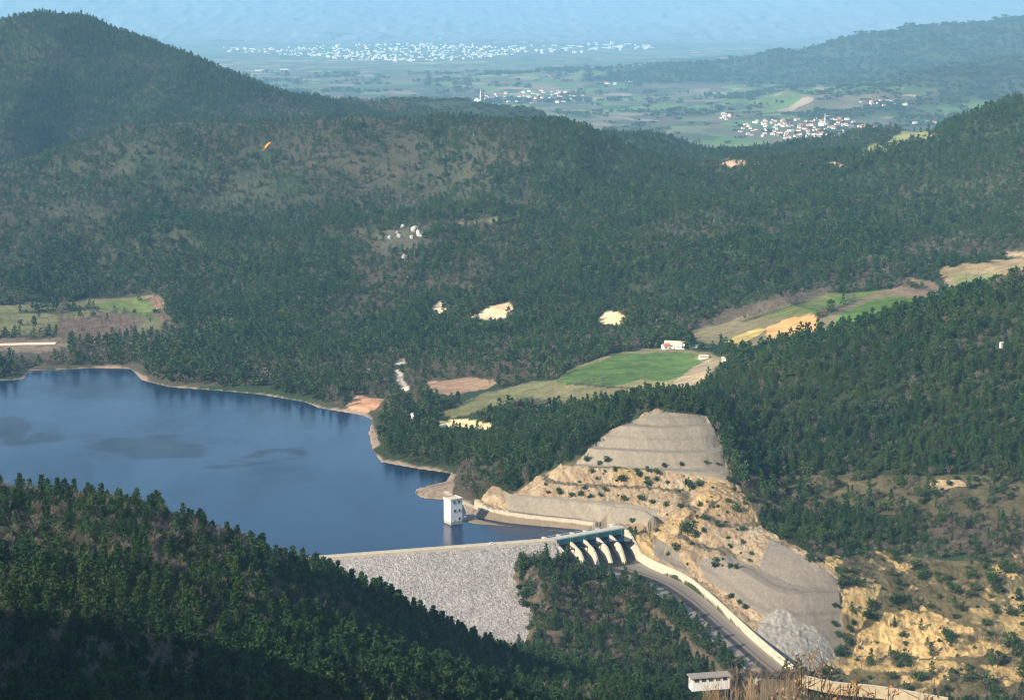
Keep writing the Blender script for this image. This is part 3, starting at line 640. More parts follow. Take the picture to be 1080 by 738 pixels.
# ------------------------------------------------------------------ mesh helpers
class MB:
    """collects boxes, prisms and tubes that become one mesh"""
    def __init__(s): s.v = []; s.f = []; s.mi = []
    def add(s, vs, fs, mi=0):
        k = len(s.v); s.v += [tuple(p) for p in vs]; s.f += [tuple(i + k for i in f) for f in fs]; s.mi += [mi] * len(fs); return s
    def box(s, c, size, rz=0, mi=0):
        x, y, z = [d / 2 for d in size]; ca, sa = math.cos(rz), math.sin(rz); vs = []
        for dz in (-z, z):
            for dx, dy in ((-x, -y), (x, -y), (x, y), (-x, y)): vs.append((c[0] + dx * ca - dy * sa, c[1] + dx * sa + dy * ca, c[2] + dz))
        return s.add(vs, [(3, 2, 1, 0), (4, 5, 6, 7), (0, 1, 5, 4), (1, 2, 6, 5), (2, 3, 7, 6), (3, 0, 4, 7)], mi)
    def prism(s, poly, off, mi=0):
        n = len(poly); a = [Vector(p) for p in poly]; b = [p + Vector(off) for p in a]
        return s.add(a + b, [tuple(range(n))[::-1], tuple(range(n, 2 * n))] + [(i, (i + 1) % n, n + (i + 1) % n, n + i) for i in range(n)], mi)
    def tube(s, pts, rad, n=6, mi=0):
        pts = [Vector(p) for p in pts]; rad = rad if isinstance(rad, (list, tuple)) else [rad] * len(pts); vs = []; fs = []
        for i, p in enumerate(pts):
            d = (pts[min(i + 1, len(pts) - 1)] - pts[max(i - 1, 0)]).normalized(); a = d.orthogonal().normalized(); b = d.cross(a)
            vs += [p + (a * math.cos(2 * PI * k / n) + b * math.sin(2 * PI * k / n)) * rad[i] for k in range(n)]
        for i in range(len(pts) - 1): fs += [(i * n + k, i * n + (k + 1) % n, (i + 1) * n + (k + 1) % n, (i + 1) * n + k) for k in range(n)]
        fs += [tuple(range(n))[::-1], tuple(range((len(pts) - 1) * n, len(pts) * n))]
        return s.add(vs, fs, mi)
    def mesh(s, name):
        me = bpy.data.meshes.new(name); me.from_pydata(s.v, [], s.f); me.polygons.foreach_set('material_index', s.mi)
        bm = bmesh.new(); bm.from_mesh(me); bmesh.ops.recalc_face_normals(bm, faces=bm.faces); bm.to_mesh(me); bm.free(); me.update(); return me
    def build(s, name, mat, parent=None): return link(name, s.mesh(name), mat, parent)

CONC = pmat('concrete', (.46, .41, .32), .85, .22, .25, .1)
CONC_W = pmat('pale_concrete', (.50, .44, .33), .8, .22, .3, .05)
WHITE = pmat('white_paint', (.78, .755, .69), .7, .08, .4)
DARKW = pmat('window_dark', (.05, .055, .06), .25, .1, 1, spec=.5)
TEAL = pmat('teal_steel', (.045, .16, .16), .5, .2, .5)
TEAL_L = pmat('pale_teal_steel', (.30, .48, .47), .5, .15, .5)
GATE = pmat('gate_steel', (.045, .05, .065), .6, .25, .6)
ROOFG = pmat('grey_roof', (.27, .23, .19), .9, .2, .4)
WETC = pmat('wet_stained_concrete', (.075, .07, .068), .6, .4, .4)
ROADM = pmat('gravel_road', (.52, .44, .32), .95, .18, .3)
REDROOF = pmat('red_tiles', (.46, .17, .095), .85, .25, .5)
ROCKM = pmat('pale_boulder', (.42, .395, .35), .9, .25, .4, .3)

def chute_material():
    m, nt, b = new_mat('chute_concrete'); L = nt.links.new
    uv = N(nt, 'ShaderNodeUVMap'); sp_ = N(nt, 'ShaderNodeSeparateXYZ'); L(uv.outputs[0], sp_.inputs[0])
    mp = N(nt, 'ShaderNodeMapping'); mp.inputs['Scale'].default_value = (.5, 22, 1); L(uv.outputs[0], mp.inputs['Vector'])
    nz = N(nt, 'ShaderNodeTexNoise', Scale=1.0, Detail=6.0, Roughness=.65); L(mp.outputs[0], nz.inputs['Vector'])
    ad = N(nt, 'ShaderNodeMath', operation='MULTIPLY_ADD'); ad.inputs[1].default_value = .14; L(nz.outputs['Fac'], ad.inputs[0]); L(sp_.outputs['Y'], ad.inputs[2])
    rp = N(nt, 'ShaderNodeValToRGB')
    st = [(0, (.13, .108, .078)), (.28, (.22, .185, .135)), (.45, (.19, .16, .12)), (.49, (.035, .032, .03)), (.62, (.024, .022, .022)), (.66, (.15, .125, .095)), (.71, (.17, .145, .11)), (.74, (.06, .054, .05)), (.79, (.16, .135, .105)), (.95, (.18, .15, .115)), (1, (.22, .19, .145))]
    set_ramp(rp, st)
    L(ad.outputs[0], rp.inputs['Fac'])
    vm = N(nt, 'ShaderNodeVectorMath', operation='SCALE'); mr = N(nt, 'ShaderNodeMapRange'); mr.inputs['To Min'].default_value = .7; mr.inputs['To Max'].default_value = 1.3
    L(nz.outputs['Fac'], mr.inputs['Value']); L(rp.outputs['Color'], vm.inputs[0]); L(mr.outputs[0], vm.inputs['Scale']); L(vm.outputs[0], b.inputs['Base Color'])
    b.inputs['Roughness'].default_value = .75; return m

def resample(pts, n):
    pts = [Vector(p) for p in pts]; k = len(pts) - 1; out = []
    for i in range(n):
        t = i / (n - 1) * k; j = min(int(t), k - 1); f = t - j
        p0 = pts[max(j - 1, 0)]; p1 = pts[j]; p2 = pts[j + 1]; p3 = pts[min(j + 2, k)]
        out.append(.5 * ((2 * p1) + (p2 - p0) * f + (2 * p0 - 5 * p1 + 4 * p2 - p3) * f * f + (3 * p1 - p0 - 3 * p2 + p3) * f ** 3))
    return out
def wall_strip(tops, depth, thick, out):
    """a wall with the given top line; `out` is the side it thickens to"""
    m = MB(); vs = []; n = len(tops)
    for i, p in enumerate(tops):
        d = (tops[min(i + 1, n - 1)] - tops[max(i - 1, 0)]); d.z = 0; d.normalize(); q = Vector((d.y, -d.x, 0)) * out * thick
        dp = depth[i] if isinstance(depth, list) else depth
        vs += [p, p + q, p + q - Vector((0, 0, dp)), p - Vector((0, 0, dp))]
    fs = []
    for i in range(n - 1):
        for k in range(4): fs.append((i * 4 + k, i * 4 + (k + 1) % 4, (i + 1) * 4 + (k + 1) % 4, (i + 1) * 4 + k))
    fs += [(0, 1, 2, 3), tuple((n - 1) * 4 + k for k in (3, 2, 1, 0))]
    return m.add(vs, fs)

# ------------------------------------------------------------------ the dam
def build_dam():
    ax = (DB - DA); L0 = ax.length; ax.normalize(); dn = Vector((ax.y, -ax.x, 0))
    root = tag(empty('rockfill_dam', DA), 'long pale rockfill dam with a road along its straight crest', 'dam')
    inv = lambda p: Vector(p) - DA
    a = np.arange(-85, L0 - 2, .62); s = np.arange(0, 112, .62)
    Am, Sm = np.meshgrid(a, s); Am = Am.ravel(); Sm = Sm.ravel()
    run = Sm * .84; b = 4.6 + run; z = -.7 - run / 1.55
    def cell(x, y, w, seed):
        i = np.floor(x / w); j = np.floor(y / w); return _hash(i.astype(np.int64), j.astype(np.int64), seed)
    r = vnoise(Am / 1.3, Sm / 1.3, 5) * .9 + vnoise(Am / .7, Sm / .7, 6) * .6 + vnoise(Am / 3.4, Sm / 3.4, 7) * .8 + vnoise(Am / 12, Sm / 12, 8) * .5 - 1.3
    r = r * smooth(0, 3, Sm)
    X = ax.x * Am + dn.x * (b + r * .22); Y = ax.y * Am + dn.y * (b + r * .22); Z = z + r * .3
    m, nt, bs = new_mat('rockfill'); Lk = nt.links.new
    geo = N(nt, 'ShaderNodeNewGeometry'); vo = N(nt, 'ShaderNodeTexVoronoi', Scale=.95); Lk(geo.outputs['Position'], vo.inputs['Vector'])
    sp_ = N(nt, 'ShaderNodeSeparateColor'); Lk(vo.outputs['Color'], sp_.inputs['Color'])
    rp = N(nt, 'ShaderNodeValToRGB')
    st = [(0, (.17, .152, .132)), (.3, (.245, .22, .195)), (.65, (.295, .268, .24)), (1, (.38, .35, .315))]
    set_ramp(rp, st)
    Lk(sp_.outputs['Red'], rp.inputs['Fac'])
    nz = N(nt, 'ShaderNodeTexNoise', Scale=.06, Detail=4.0); Lk(geo.outputs['Position'], nz.inputs['Vector'])
    mr = N(nt, 'ShaderNodeMapRange'); mr.inputs['From Min'].default_value = .3; mr.inputs['From Max'].default_value = .7; mr.inputs['To Min'].default_value = .82; mr.inputs['To Max'].default_value = 1.15; Lk(nz.outputs['Fac'], mr.inputs['Value'])
    vm = N(nt, 'ShaderNodeVectorMath', operation='SCALE'); Lk(rp.outputs['Color'], vm.inputs[0]); Lk(mr.outputs[0], vm.inputs['Scale']); Lk(vm.outputs[0], bs.inputs['Base Color'])
    bp = N(nt, 'ShaderNodeBump', Strength=.6, Distance=.5); bp.invert = True; Lk(vo.outputs['Distance'], bp.inputs['Height']); Lk(bp.outputs['Normal'], bs.inputs['Normal']); bs.inputs['Roughness'].default_value = .95
    link('downstream_face', np_mesh('downstream_face', np.stack([X, Y, Z], 1), grid_faces(len(s), len(a))), m, root)
    P = lambda a_, b_, z_: ax * a_ + dn * b_ + Vector((0, 0, z_))
    e0, e1 = -85, L0 + .5
    MB().prism([P(e0, 4.8, -1.2), P(e0, -1.9, -1.2), P(e0, -30, -17), P(e0, -30, -40), P(e0, 60, -40)], ax * (e1 - e0)).build('embankment', m, root)
    MB().prism([P(e0, 4.4, -1.3), P(e0, 4.4, 0), P(e0, -1.4, 0), P(e0, -1.4, -1.3)], ax * (e1 - e0 - 1)).build('crest_road', ROADM, root)
    MB().prism([P(e0, 4.9, -1.5), P(e0, 4.9, .95), P(e0, 4.42, .95), P(e0, 4.42, -1.5)], ax * (e1 - e0 - 1)).build('parapet_wall', CONC_W, root)
    MB().prism([P(e0, -1.42, -1.5), P(e0, -1.42, .9), P(e0, -1.8, .9), P(e0, -1.8, -1.5)], ax * (e1 - e0 - 1)).build('parapet_wall', CONC, root)
    # small car on the crest
    p = DA + P(L0 * .73, .8, 0); rz = math.atan2(ax.y, ax.x)
    car = tag(empty('parked_car', p, rz), 'small white car standing on the crest road of the dam', 'car')
    b_ = MB(); prof = [(-2.1, .35), (2.1, .35), (2.15, .8), (1.1, .95), (.5, 1.45), (-1.2, 1.5), (-1.9, .98), (-2.15, .85)]
    b_.prism([(x, -.85, z) for x, z in prof], (0, 1.7, 0)).build('body', WHITE, car)
    g = MB()
    for y in (-.86, .852): g.prism([(x, y, z) for x, z in [(.9, .98), (.42, 1.38), (-1.1, 1.42), (-1.6, 1.0)]], (0, .012, 0))
    g.build('side_window', DARKW, car)
    for x in (-1.35, 1.35):
        for y in (-.9, .68): MB().tube([(x, y, .34), (x, y + .22, .34)], .34, 12).build('wheel', GATE, car)
build_dam()

# ------------------------------------------------------------------ the spillway
def build_spillway():
    root = tag(empty('gated_spillway', BL), 'concrete spillway with five gates under a teal bridge and a long curved chute', 'spillway')
    O = BL; S = lambda a, b, z: bu * a + bv * b + Vector((0, 0, z))
    L0 = BLEN; nb = 5; sp_ = (L0 - 2.4) / nb
    # ogee crest and apron, one slab across all bays
    prof = [(-16, -14), (-5, -11), (-2, -9.3), (0, -9), (3, -9.4), (7, -11.2), (12, -14.5), (18, -18.2), (23, -19.8), (27, -20.05), (27, -26), (-16, -26)]
    MB().prism([S(0.4, b, z) for b, z in prof], bu * (L0 - .8)).build('overflow_crest', WETC, root)
    pier = [(-13, -26), (-13, -1.0), (3.6, -1.0), (4.2, -2.2), (9, -3.4), (17.5, -6.8), (20.5, -10.0), (24.5, -17.0), (25.5, -26)]
    for k in range(0, nb + 1):
        a = .2 + k * sp_
        if k in (0, nb):
            continue
        MB().prism([S(a - .1, b, z) for b, z in pier], bu * 1.35).build('pier', CONC_W, root)
    MB().prism([S(-1.2, b, z) for b, z in pier], bu * 2.0).build('abutment_pier', CONC_W, root)
    # right side wall: full height at the bridge, stepping down to the chute wall
    rw = [(-14, -26), (-14, 0), (9, 0), (13, -2.2), (26, -13.0), (26, -26)]
    MB().prism([S(L0 - 1, b, z) for b, z in rw], bu * 1.6).build('side_wall', CONC_W, root)
    # radial gates with arms
    for k in range(nb):
        a0 = .2 + k * sp_ + (1.27 if k else .82); a1 = .2 + (k + 1) * sp_ - .12 if k < nb - 1 else L0 - 1.02
        cx, cz, R = 11.0, -6.2, 10.6; arc = []
        for t in np.linspace(math.radians(158), math.radians(196), 9): arc.append((cx + R * math.cos(t), cz + R * math.sin(t) * .92))
        inn = [(b + .5, z) for b, z in reversed(arc)]
        g = MB().prism([S(a0 + .02, b, z) for b, z in arc + inn], bu * (a1 - a0 - .04)).build('radial_gate', GATE, root)
        m = MB()
        for aa in (a0 + .9, a1 - .9):
            for j in (1, 4, 7): m.tube([S(aa, inn[8 - j][0], inn[8 - j][1]), S(aa, cx, cz)], .28, 5)
        m.tube([S(a0, cx, cz), S(a1, cx, cz)], .45, 8)
        m.build('gate_arm', GATE, g)
    # service bridge
    MB().prism([S(-3, b, z) for b, z in [(-5, -1.0), (4.6, -1.0), (4.6, .05), (-5, .05)]], bu * (L0 + 5)).build('bridge_deck', CONC, root)
    g = MB()
    g.prism([S(-1.5, b, z) for b, z in [(4.62, -.7), (5.1, -.7), (5.1, .45), (4.62, .45)]], bu * (L0 + 1))
    g.prism([S(-1.5, b, z) for b, z in [(4.7, -3.4), (5.0, -3.4), (5.0, -2.6), (4.7, -2.6)]], bu * (L0 + 1))
    n = 30
    for i in range(n + 1):
        a = -1.4 + i * (L0 + .7) / n
        g.prism([S(a, b, z) for b, z in [(4.72, -2.6), (4.98, -2.6), (4.98, -.7), (4.72, -.7)]], bu * .28)
    g.prism([S(-1.4, b, z) for b, z in [(4.78, -2.62), (4.84, -2.62), (4.84, -.68), (4.78, -.68)]], bu * (L0 + .8))
    gd = g.build('bridge_girder', TEAL, root)
    for k in range(nb + 1):     # hoist frames hanging between the bays
        a = .2 + k * sp_ + 1.0; m = MB()
        if k == nb: a = L0 - 2.2
        for o in (-.95, .75): m.prism([S(a + o, b, z) for b, z in [(5.12, -5.2), (5.7, -5.2), (5.7, .3), (5.12, .3)]], bu * .4)
        m.prism([S(a - .95, b, z) for b, z in [(5.2, -4.4), (5.6, -4.4), (5.6, -3.8), (5.2, -3.8)]], bu * 2.0)
        m.build('hoist_frame', TEAL, root)
    r = MB(); r.prism([S(-2, b, z) for b, z in [(4.6, 1.15), (5.2, 1.15), (5.2, 1.45), (4.6, 1.45)]], bu * (L0 + 2.5))
    r.prism([S(-2, b, z) for b, z in [(4.8, .7), (5.0, .7), (5.0, .85), (4.8, .85)]], bu * (L0 + 2.5))
    for i in range(25):
        a = -2 + i * (L0 + 2.2) / 24; r.prism([S(a, b, z) for b, z in [(4.8, .45), (5.0, .45), (5.0, 1.15), (4.8, 1.15)]], bu * .2)
    r.build('railing', TEAL_L, root)
    r = MB(); r.prism([S(-2, b, z) for b, z in [(-5, 1.0), (-4.7, 1.0), (-4.7, 1.3), (-5, 1.3)]], bu * (L0 + 2.5))
    for i in range(25):
        a = -2 + i * (L0 + 2.2) / 24; r.prism([S(a, b, z) for b, z in [(-4.95, .05), (-4.75, .05), (-4.75, 1.0), (-4.95, 1.0)]], bu * .2)
    r.build('railing', TEAL_L, root)
    # chute
    n = 60; l = resample(LF, n); r_ = resample(RF, n); nc = 9; co = []; uv = []
    for i in range(n):
        for j in range(nc):
            t = j / (nc - 1); co.append(tuple(l[i].lerp(r_[i], t) - O)); uv.append((i / (n - 1) * 8, t))
    f = grid_faces(n, nc); me = np_mesh('chute_floor', co, f); ul = me.uv_layers.new(name='UVMap'); ul.data.foreach_set('uv', np.array(uv, np.float32)[f.ravel()].ravel())
    link('chute_floor', me, chute_material(), root)
    tops = [p + Vector((0, 0, 7.0 - 1.2 * i / (n - 1))) - O for i, p in enumerate(r_)]
    wall_strip(tops, 9.5, .9, -1).build('chute_wall', CONC_W, root)
    tops = [p + Vector((0, 0, 1.7)) - O for p in l]
    wall_strip(tops, 4.5, .9, 1).build('chute_wall', CONC_W, root)
    # low divider and end sill across the chute
    MB().tube([l[-1] - O + Vector((0, 0, .4)), r_[-1] - O + Vector((0, 0, .4))], .7, 4).build('end_sill', CONC, root)
    # flat training wall beyond the chute end
    q = [on_plane(844, 711, -47), on_plane(880, 719, -49.5), on_plane(930, 724, -50), on_plane(1000, 736, -50.5)]
    t = tag(empty('retaining_wall', q[0]), 'long low pale concrete retaining wall at the foot of the ochre slope', 'wall')
    ws = wall_strip([p - q[0] for p in resample(q, 16)], 8, .8, -1).build('wall_face', pmat('tan_concrete', (.40, .32, .20), .85, .25, .3), t)
    cp_ = [p - q[0] + Vector((0, 0, .3)) for p in resample(q, 16)]
    wall_strip(cp_, .28, 1.1, -1).build('coping', CONC, t)
build_spillway()

# ------------------------------------------------------------------ buildings by the water
def build_tower():
    p = on_plane(478, 551, ZW); rz = math.radians(33); w = 10.2; h = 19.2
    root = tag(empty('intake_tower', p, rz), 'square white concrete intake tower rising from the lake', 'tower')
    m = MB(); z0 = -14
    m.box((0, 0, (h + z0) / 2 - .3), (w, w, h - z0 - .6)); m.build('shaft', WHITE, root)
    wl = MB()
    for s in (-1, 1): wl.box((s * (w / 2 + .02), 0, .9), (.06, w + .08, 2.6)); wl.box((0, s * (w / 2 + .02), .9), (w - .02, .06, 2.6))
    wl.build('waterline_stain', pmat('stained_concrete', (.36, .33, .27), .9, .3, .6), root)
    r = MB(); r.box((0, 0, h - .3), (w + .7, w + .7, .55))
    for s in (-1, 1): r.box((s * (w / 2 + .15), 0, h + .3), (.35, w + .65, .7)); r.box((0, s * (w / 2 + .15), h + .3), (w - .1, .35, .7))
    r.build('roof_slab', CONC_W, root)
    # window openings with frames on the two faces that look at the valley
    for face, spots in (('y', [(-1.9, 17), (2.2, 17), (-1.6, 10.5), (2.4, 10.5), (2.4, 4.2)]), ('x', [])):
        for u_, z in spots:
            f = MB(); sz = (1.7, .24, 2.0)
            f.box((u_, -w / 2 - .02, z + 1.05), (2.1, .3, .2)); f.box((u_, -w / 2 - .02, z - 1.05), (2.1, .3, .2))
            for s in (-1, 1): f.box((u_ + s * .95, -w / 2 - .02, z), (.2, .3, 1.9))
            fo = f.build('window', CONC, root)
            MB().box((u_, -w / 2 - .04, z), (1.69, .1, 1.89)).build('pane', DARKW, fo)
    MB().box((-2.0, -w / 2 - .05, 3.0), (1.5, .12, 1.3)).build('hatch', CONC, root)
    m = MB()
    for i in range(28): m.box((4.2, -w / 2 - .2, -1 + i * .7), (.7, .08, .08))
    for s in (-.35, .35): m.box((4.2 + s, -w / 2 - .2, 9), (.08, .1, 21))
    m.build('ladder', CONC, root)
build_tower()

def gable_house(name, p, rz, L_, W_, h, rh, wall, roof, label, cat, group=None, windows=True, over=.5):
    root = tag(empty(name, p, rz), label, cat, group)
    m = MB(); m.prism([(-L_ / 2, -W_ / 2, -3), (-L_ / 2, W_ / 2, -3), (-L_ / 2, W_ / 2, h), (-L_ / 2, 0, h + rh), (-L_ / 2, -W_ / 2, h)], (L_, 0, 0)); m.build('wall', wall, root)
    t = .25; e = over; k = rh / (W_ / 2)
    r = MB().prism([(-L_ / 2 - e, -W_ / 2 - e, h - e * k + .05), (-L_ / 2 - e, 0, h + rh + .05), (-L_ / 2 - e, W_ / 2 + e, h - e * k + .05), (-L_ / 2 - e, W_ / 2 + e, h - e * k + t), (-L_ / 2 - e, 0, h + rh + t), (-L_ / 2 - e, -W_ / 2 - e, h - e * k + t)], (L_ + 2 * e, 0, 0))
    ro = r.build('roof', roof, root)
    if windows:
        MB().box((L_ * .25, 0, h + rh), (.8, .8, 1.6)).build('chimney', CONC, ro)
        n = max(2, int(L_ / 4))
        for i in range(n):
            x = -L_ / 2 + (i + .5) * L_ / n
            if i == n // 2: MB().box((x, -W_ / 2 - .04, 1.1), (1.1, .12, 2.2)).build('door', DARKW, root)
            else:
                f = MB(); f.box((x, -W_ / 2 - .03, h * .55), (1.7, .14, 1.5)); fo = f.build('window', CONC, root); MB().box((x, -W_ / 2 - .08, h * .55), (1.4, .1, 1.2)).build('pane', DARKW, fo)
        f = MB(); f.box((-L_ / 2 - .03, 0, h * .55), (.14, 1.7, 1.5)); fo = f.build('window', CONC, root); MB().box((-L_ / 2 - .08, 0, h * .55), (.1, 1.4, 1.2)).build('pane', DARKW, fo)
    return root

def build_buildings():
    # valve house at the foot of the mound
    p = on_plane(748, 719, -47); rz = math.radians(12)
    root = tag(empty('valve_house', p, rz), 'long low white building with flat grey roof below the chute', 'building')
    L_, W_, h = 25, 7.5, 4.5
    MB().box((0, 0, h / 2 - 2), (L_, W_, h + 4 - .02)).build('wall', WHITE, root)
    r = MB(); r.box((0, 0, h + .25), (L_ + 2.4, W_ + 2.4, .5)); r.box((0, 0, h + .6), (L_ + 1.6, W_ + 1.6, .25)); r.build('roof', ROOFG, root)
    for i in range(5):
        x = -L_ / 2 + 3 + i * 4.7
        f = MB(); f.box((x, -W_ / 2 - .03, 3.4), (3.2, .16, 3.2)); fo = f.build('window', CONC, root); MB().box((x, -W_ / 2 - .09, 3.4), (2.8, .12, 2.8)).build('pane', DARKW, fo)
    MB().box((-L_ / 2 - .05, .8, 1.4), (.14, 1.8, 2.8)).build('door', DARKW, root)
    # farmhouse and sheds by the green field
    g = ground_at(712, 367, 1700, 2300); gable_house('farmhouse', g, math.radians(-18), 22, 9, 4.2, 3.4, WHITE, CONC_W, 'white farmhouse with pale sloping roof above the green field', 'house')
    g = ground_at(703, 368, 1700, 2300); gable_house('barn', g, math.radians(20), 9, 7, 4, 1.8, WHITE, REDROOF, 'small white barn at the left end of the farmhouse', 'barn')
    g = ground_at(732, 367, 1700, 2300); gable_house('shed', g, math.radians(5), 7, 5, 2.6, 1.2, WHITE, ROOFG, 'little pale shed just right of the white farmhouse', 'shed', windows=False)
    g = ground_at(742, 378, 1700, 2300); gable_house('shed', g, math.radians(10), 9, 5, 2.6, 1.2, WHITE, CONC_W, 'white roofed shed at the right corner of the green field', 'shed', windows=False)
    g = ground_at(764, 381, 1600, 2300); gable_house('shed', g, math.radians(-10), 5, 4, 3, 1.2, WHITE, CONC_W, 'tiny pale hut by the pines right of the green field', 'hut', windows=False)
    g = ground_at(391, 394, 1600, 2300); gable_house('cottage', g, math.radians(8), 9, 6, 3.5, 1.8, WHITE, ROOFG, 'small white cottage among bare trees above the lake point', 'house')
    g = ground_at(437, 443, 1500, 2300); gable_house('hut', g, math.radians(50), 6, 5, 5.5, 2.0, WHITE, CONC_W, 'little white hut in the pines on the lake shore', 'hut', windows=False)
    g = ground_at(1056, 367, 1400, 2300); g.z += 3; gable_house('hut', g, math.radians(30), 2.4, 2.0, 1.6, .7, WHITE, CONC_W, 'tiny white hut alone in the dark pine wood on the right', 'hut', windows=False)
    # lake road: a ribbon lying on the slope
    for seg in [[(-40, 365), (0, 364), (30, 363), (64, 362.5)], [(92, 360.5), (130, 361.5), (160, 362)], [(150, 358), (180, 360), (205, 365)]]:
        pts = []
        for a, b in zip(seg, seg[1:]):
            for t in np.linspace(0, 1, 8)[:-1]: pts.append(ground_at(a[0] + (b[0] - a[0]) * t, a[1] + (b[1] - a[1]) * t, 1900, 2600))
        L_ = [p + Vector((0, 4, .9)) for p in pts]; R_ = [p + Vector((0, -4, .9)) for p in pts]; co = []
        for p, q in zip(L_, R_): zz = (p.z + q.z) / 2; co += [(p.x, p.y, zz + .6), (q.x, q.y, zz - .3), (q.x, q.y, zz - 5)]
        tag(link('gravel_road', np_mesh('gravel_road', co, grid_faces(len(pts), 3)), ROADM), kind='structure', label='pale gravel road along the far shore')
    # boulders on the hillside
    for i, (x, y, s) in enumerate([(411, 252, 6), (419, 246, 4), (421, 250, 6), (425, 240, 6), (437, 244, 10), (443, 248, 11), (434, 251, 5), (426, 274, 9), (444, 277, 5), (430, 294, 4), (286, 138, 4), (500, 143, 4)]):
        g = ground_at(x, y, 2000, 4000); r_ = random.Random(i); bm = bmesh.new(); bmesh.ops.create_icosphere(bm, subdivisions=2, radius=1)
        off = Vector((r_.random() * 9, r_.random() * 9, r_.random() * 9))
        from mathutils import noise
        for v in bm.verts:
            n_ = noise.noise(v.co * 1.3 + off); v.co *= 1 + .45 * n_; v.co = Vector((v.co.x * s * .6, v.co.y * s * .5, v.co.z * s * .62))
        me = bpy.data.meshes.new('boulder'); bm.to_mesh(me); bm.free(); o = link('boulder', me, ROCKM); o.location = g + Vector((0, 0, s * .22)); o.rotation_euler = (0, 0, r_.random() * 6)
        tag(o, 'pale bare boulder among the scrub of the brown hillside' if i < 10 else ('pale boulder near the top of the middle ridge, left of the photo' if i == 10 else 'pale boulder near the top of the middle ridge, central'), 'boulder', 'boulders on the brown hillside' if i < 10 else None)
build_buildings()

def small_house_mesh(k, kind):
    r = random.Random(k); m = MB()
    if kind == 'house':
        L_, W_, h, rh = r.uniform(11, 17), r.uniform(9, 12), r.uniform(3.8, 6), r.uniform(2.4, 3.4)
        m.prism([(-L_ / 2, -W_ / 2, -4), (-L_ / 2, W_ / 2, -4), (-L_ / 2, W_ / 2, h), (-L_ / 2, 0, h + rh), (-L_ / 2, -W_ / 2, h)], (L_, 0, 0), 0)
        e, kk = .7, rh / (W_ / 2)
        m.prism([(-L_ / 2 - e, -W_ / 2 - e, h - e * kk + .05), (-L_ / 2 - e, 0, h + rh + .05), (-L_ / 2 - e, W_ / 2 + e, h - e * kk + .05), (-L_ / 2 - e, W_ / 2 + e, h - e * kk + .4), (-L_ / 2 - e, 0, h + rh + .4), (-L_ / 2 - e, -W_ / 2 - e, h - e * kk + .4)], (L_ + 2 * e, 0, 0), 1)
        for i in range(3): m.box((-L_ / 3 + i * L_ / 3, -W_ / 2 - .05, h * .6), (1.4, .14, 1.6), 0, 2)
    else:
        L_, W_, h = (r.uniform(20, 42), r.uniform(16, 24), r.uniform(15, 30)) if kind == 'block' else (r.uniform(60, 120), r.uniform(30, 45), r.uniform(10, 16))
        m.box((0, 0, h / 2 - 2), (L_, W_, h + 4), 0, 0); m.box((0, 0, h + .5), (L_ + 1.5, W_ + 1.5, 1), 0, 1); m.box((L_ * .2, 0, h + 2.3), (5, 5, 2.8), 0, 0)
        for z in np.arange(3, h - 1, 4.5):
            for s in (-1, 1): m.box((0, s * (W_ / 2 + .05), z), (L_ * .85, .14, 1.5), 0, 2)
    return m.mesh('building')
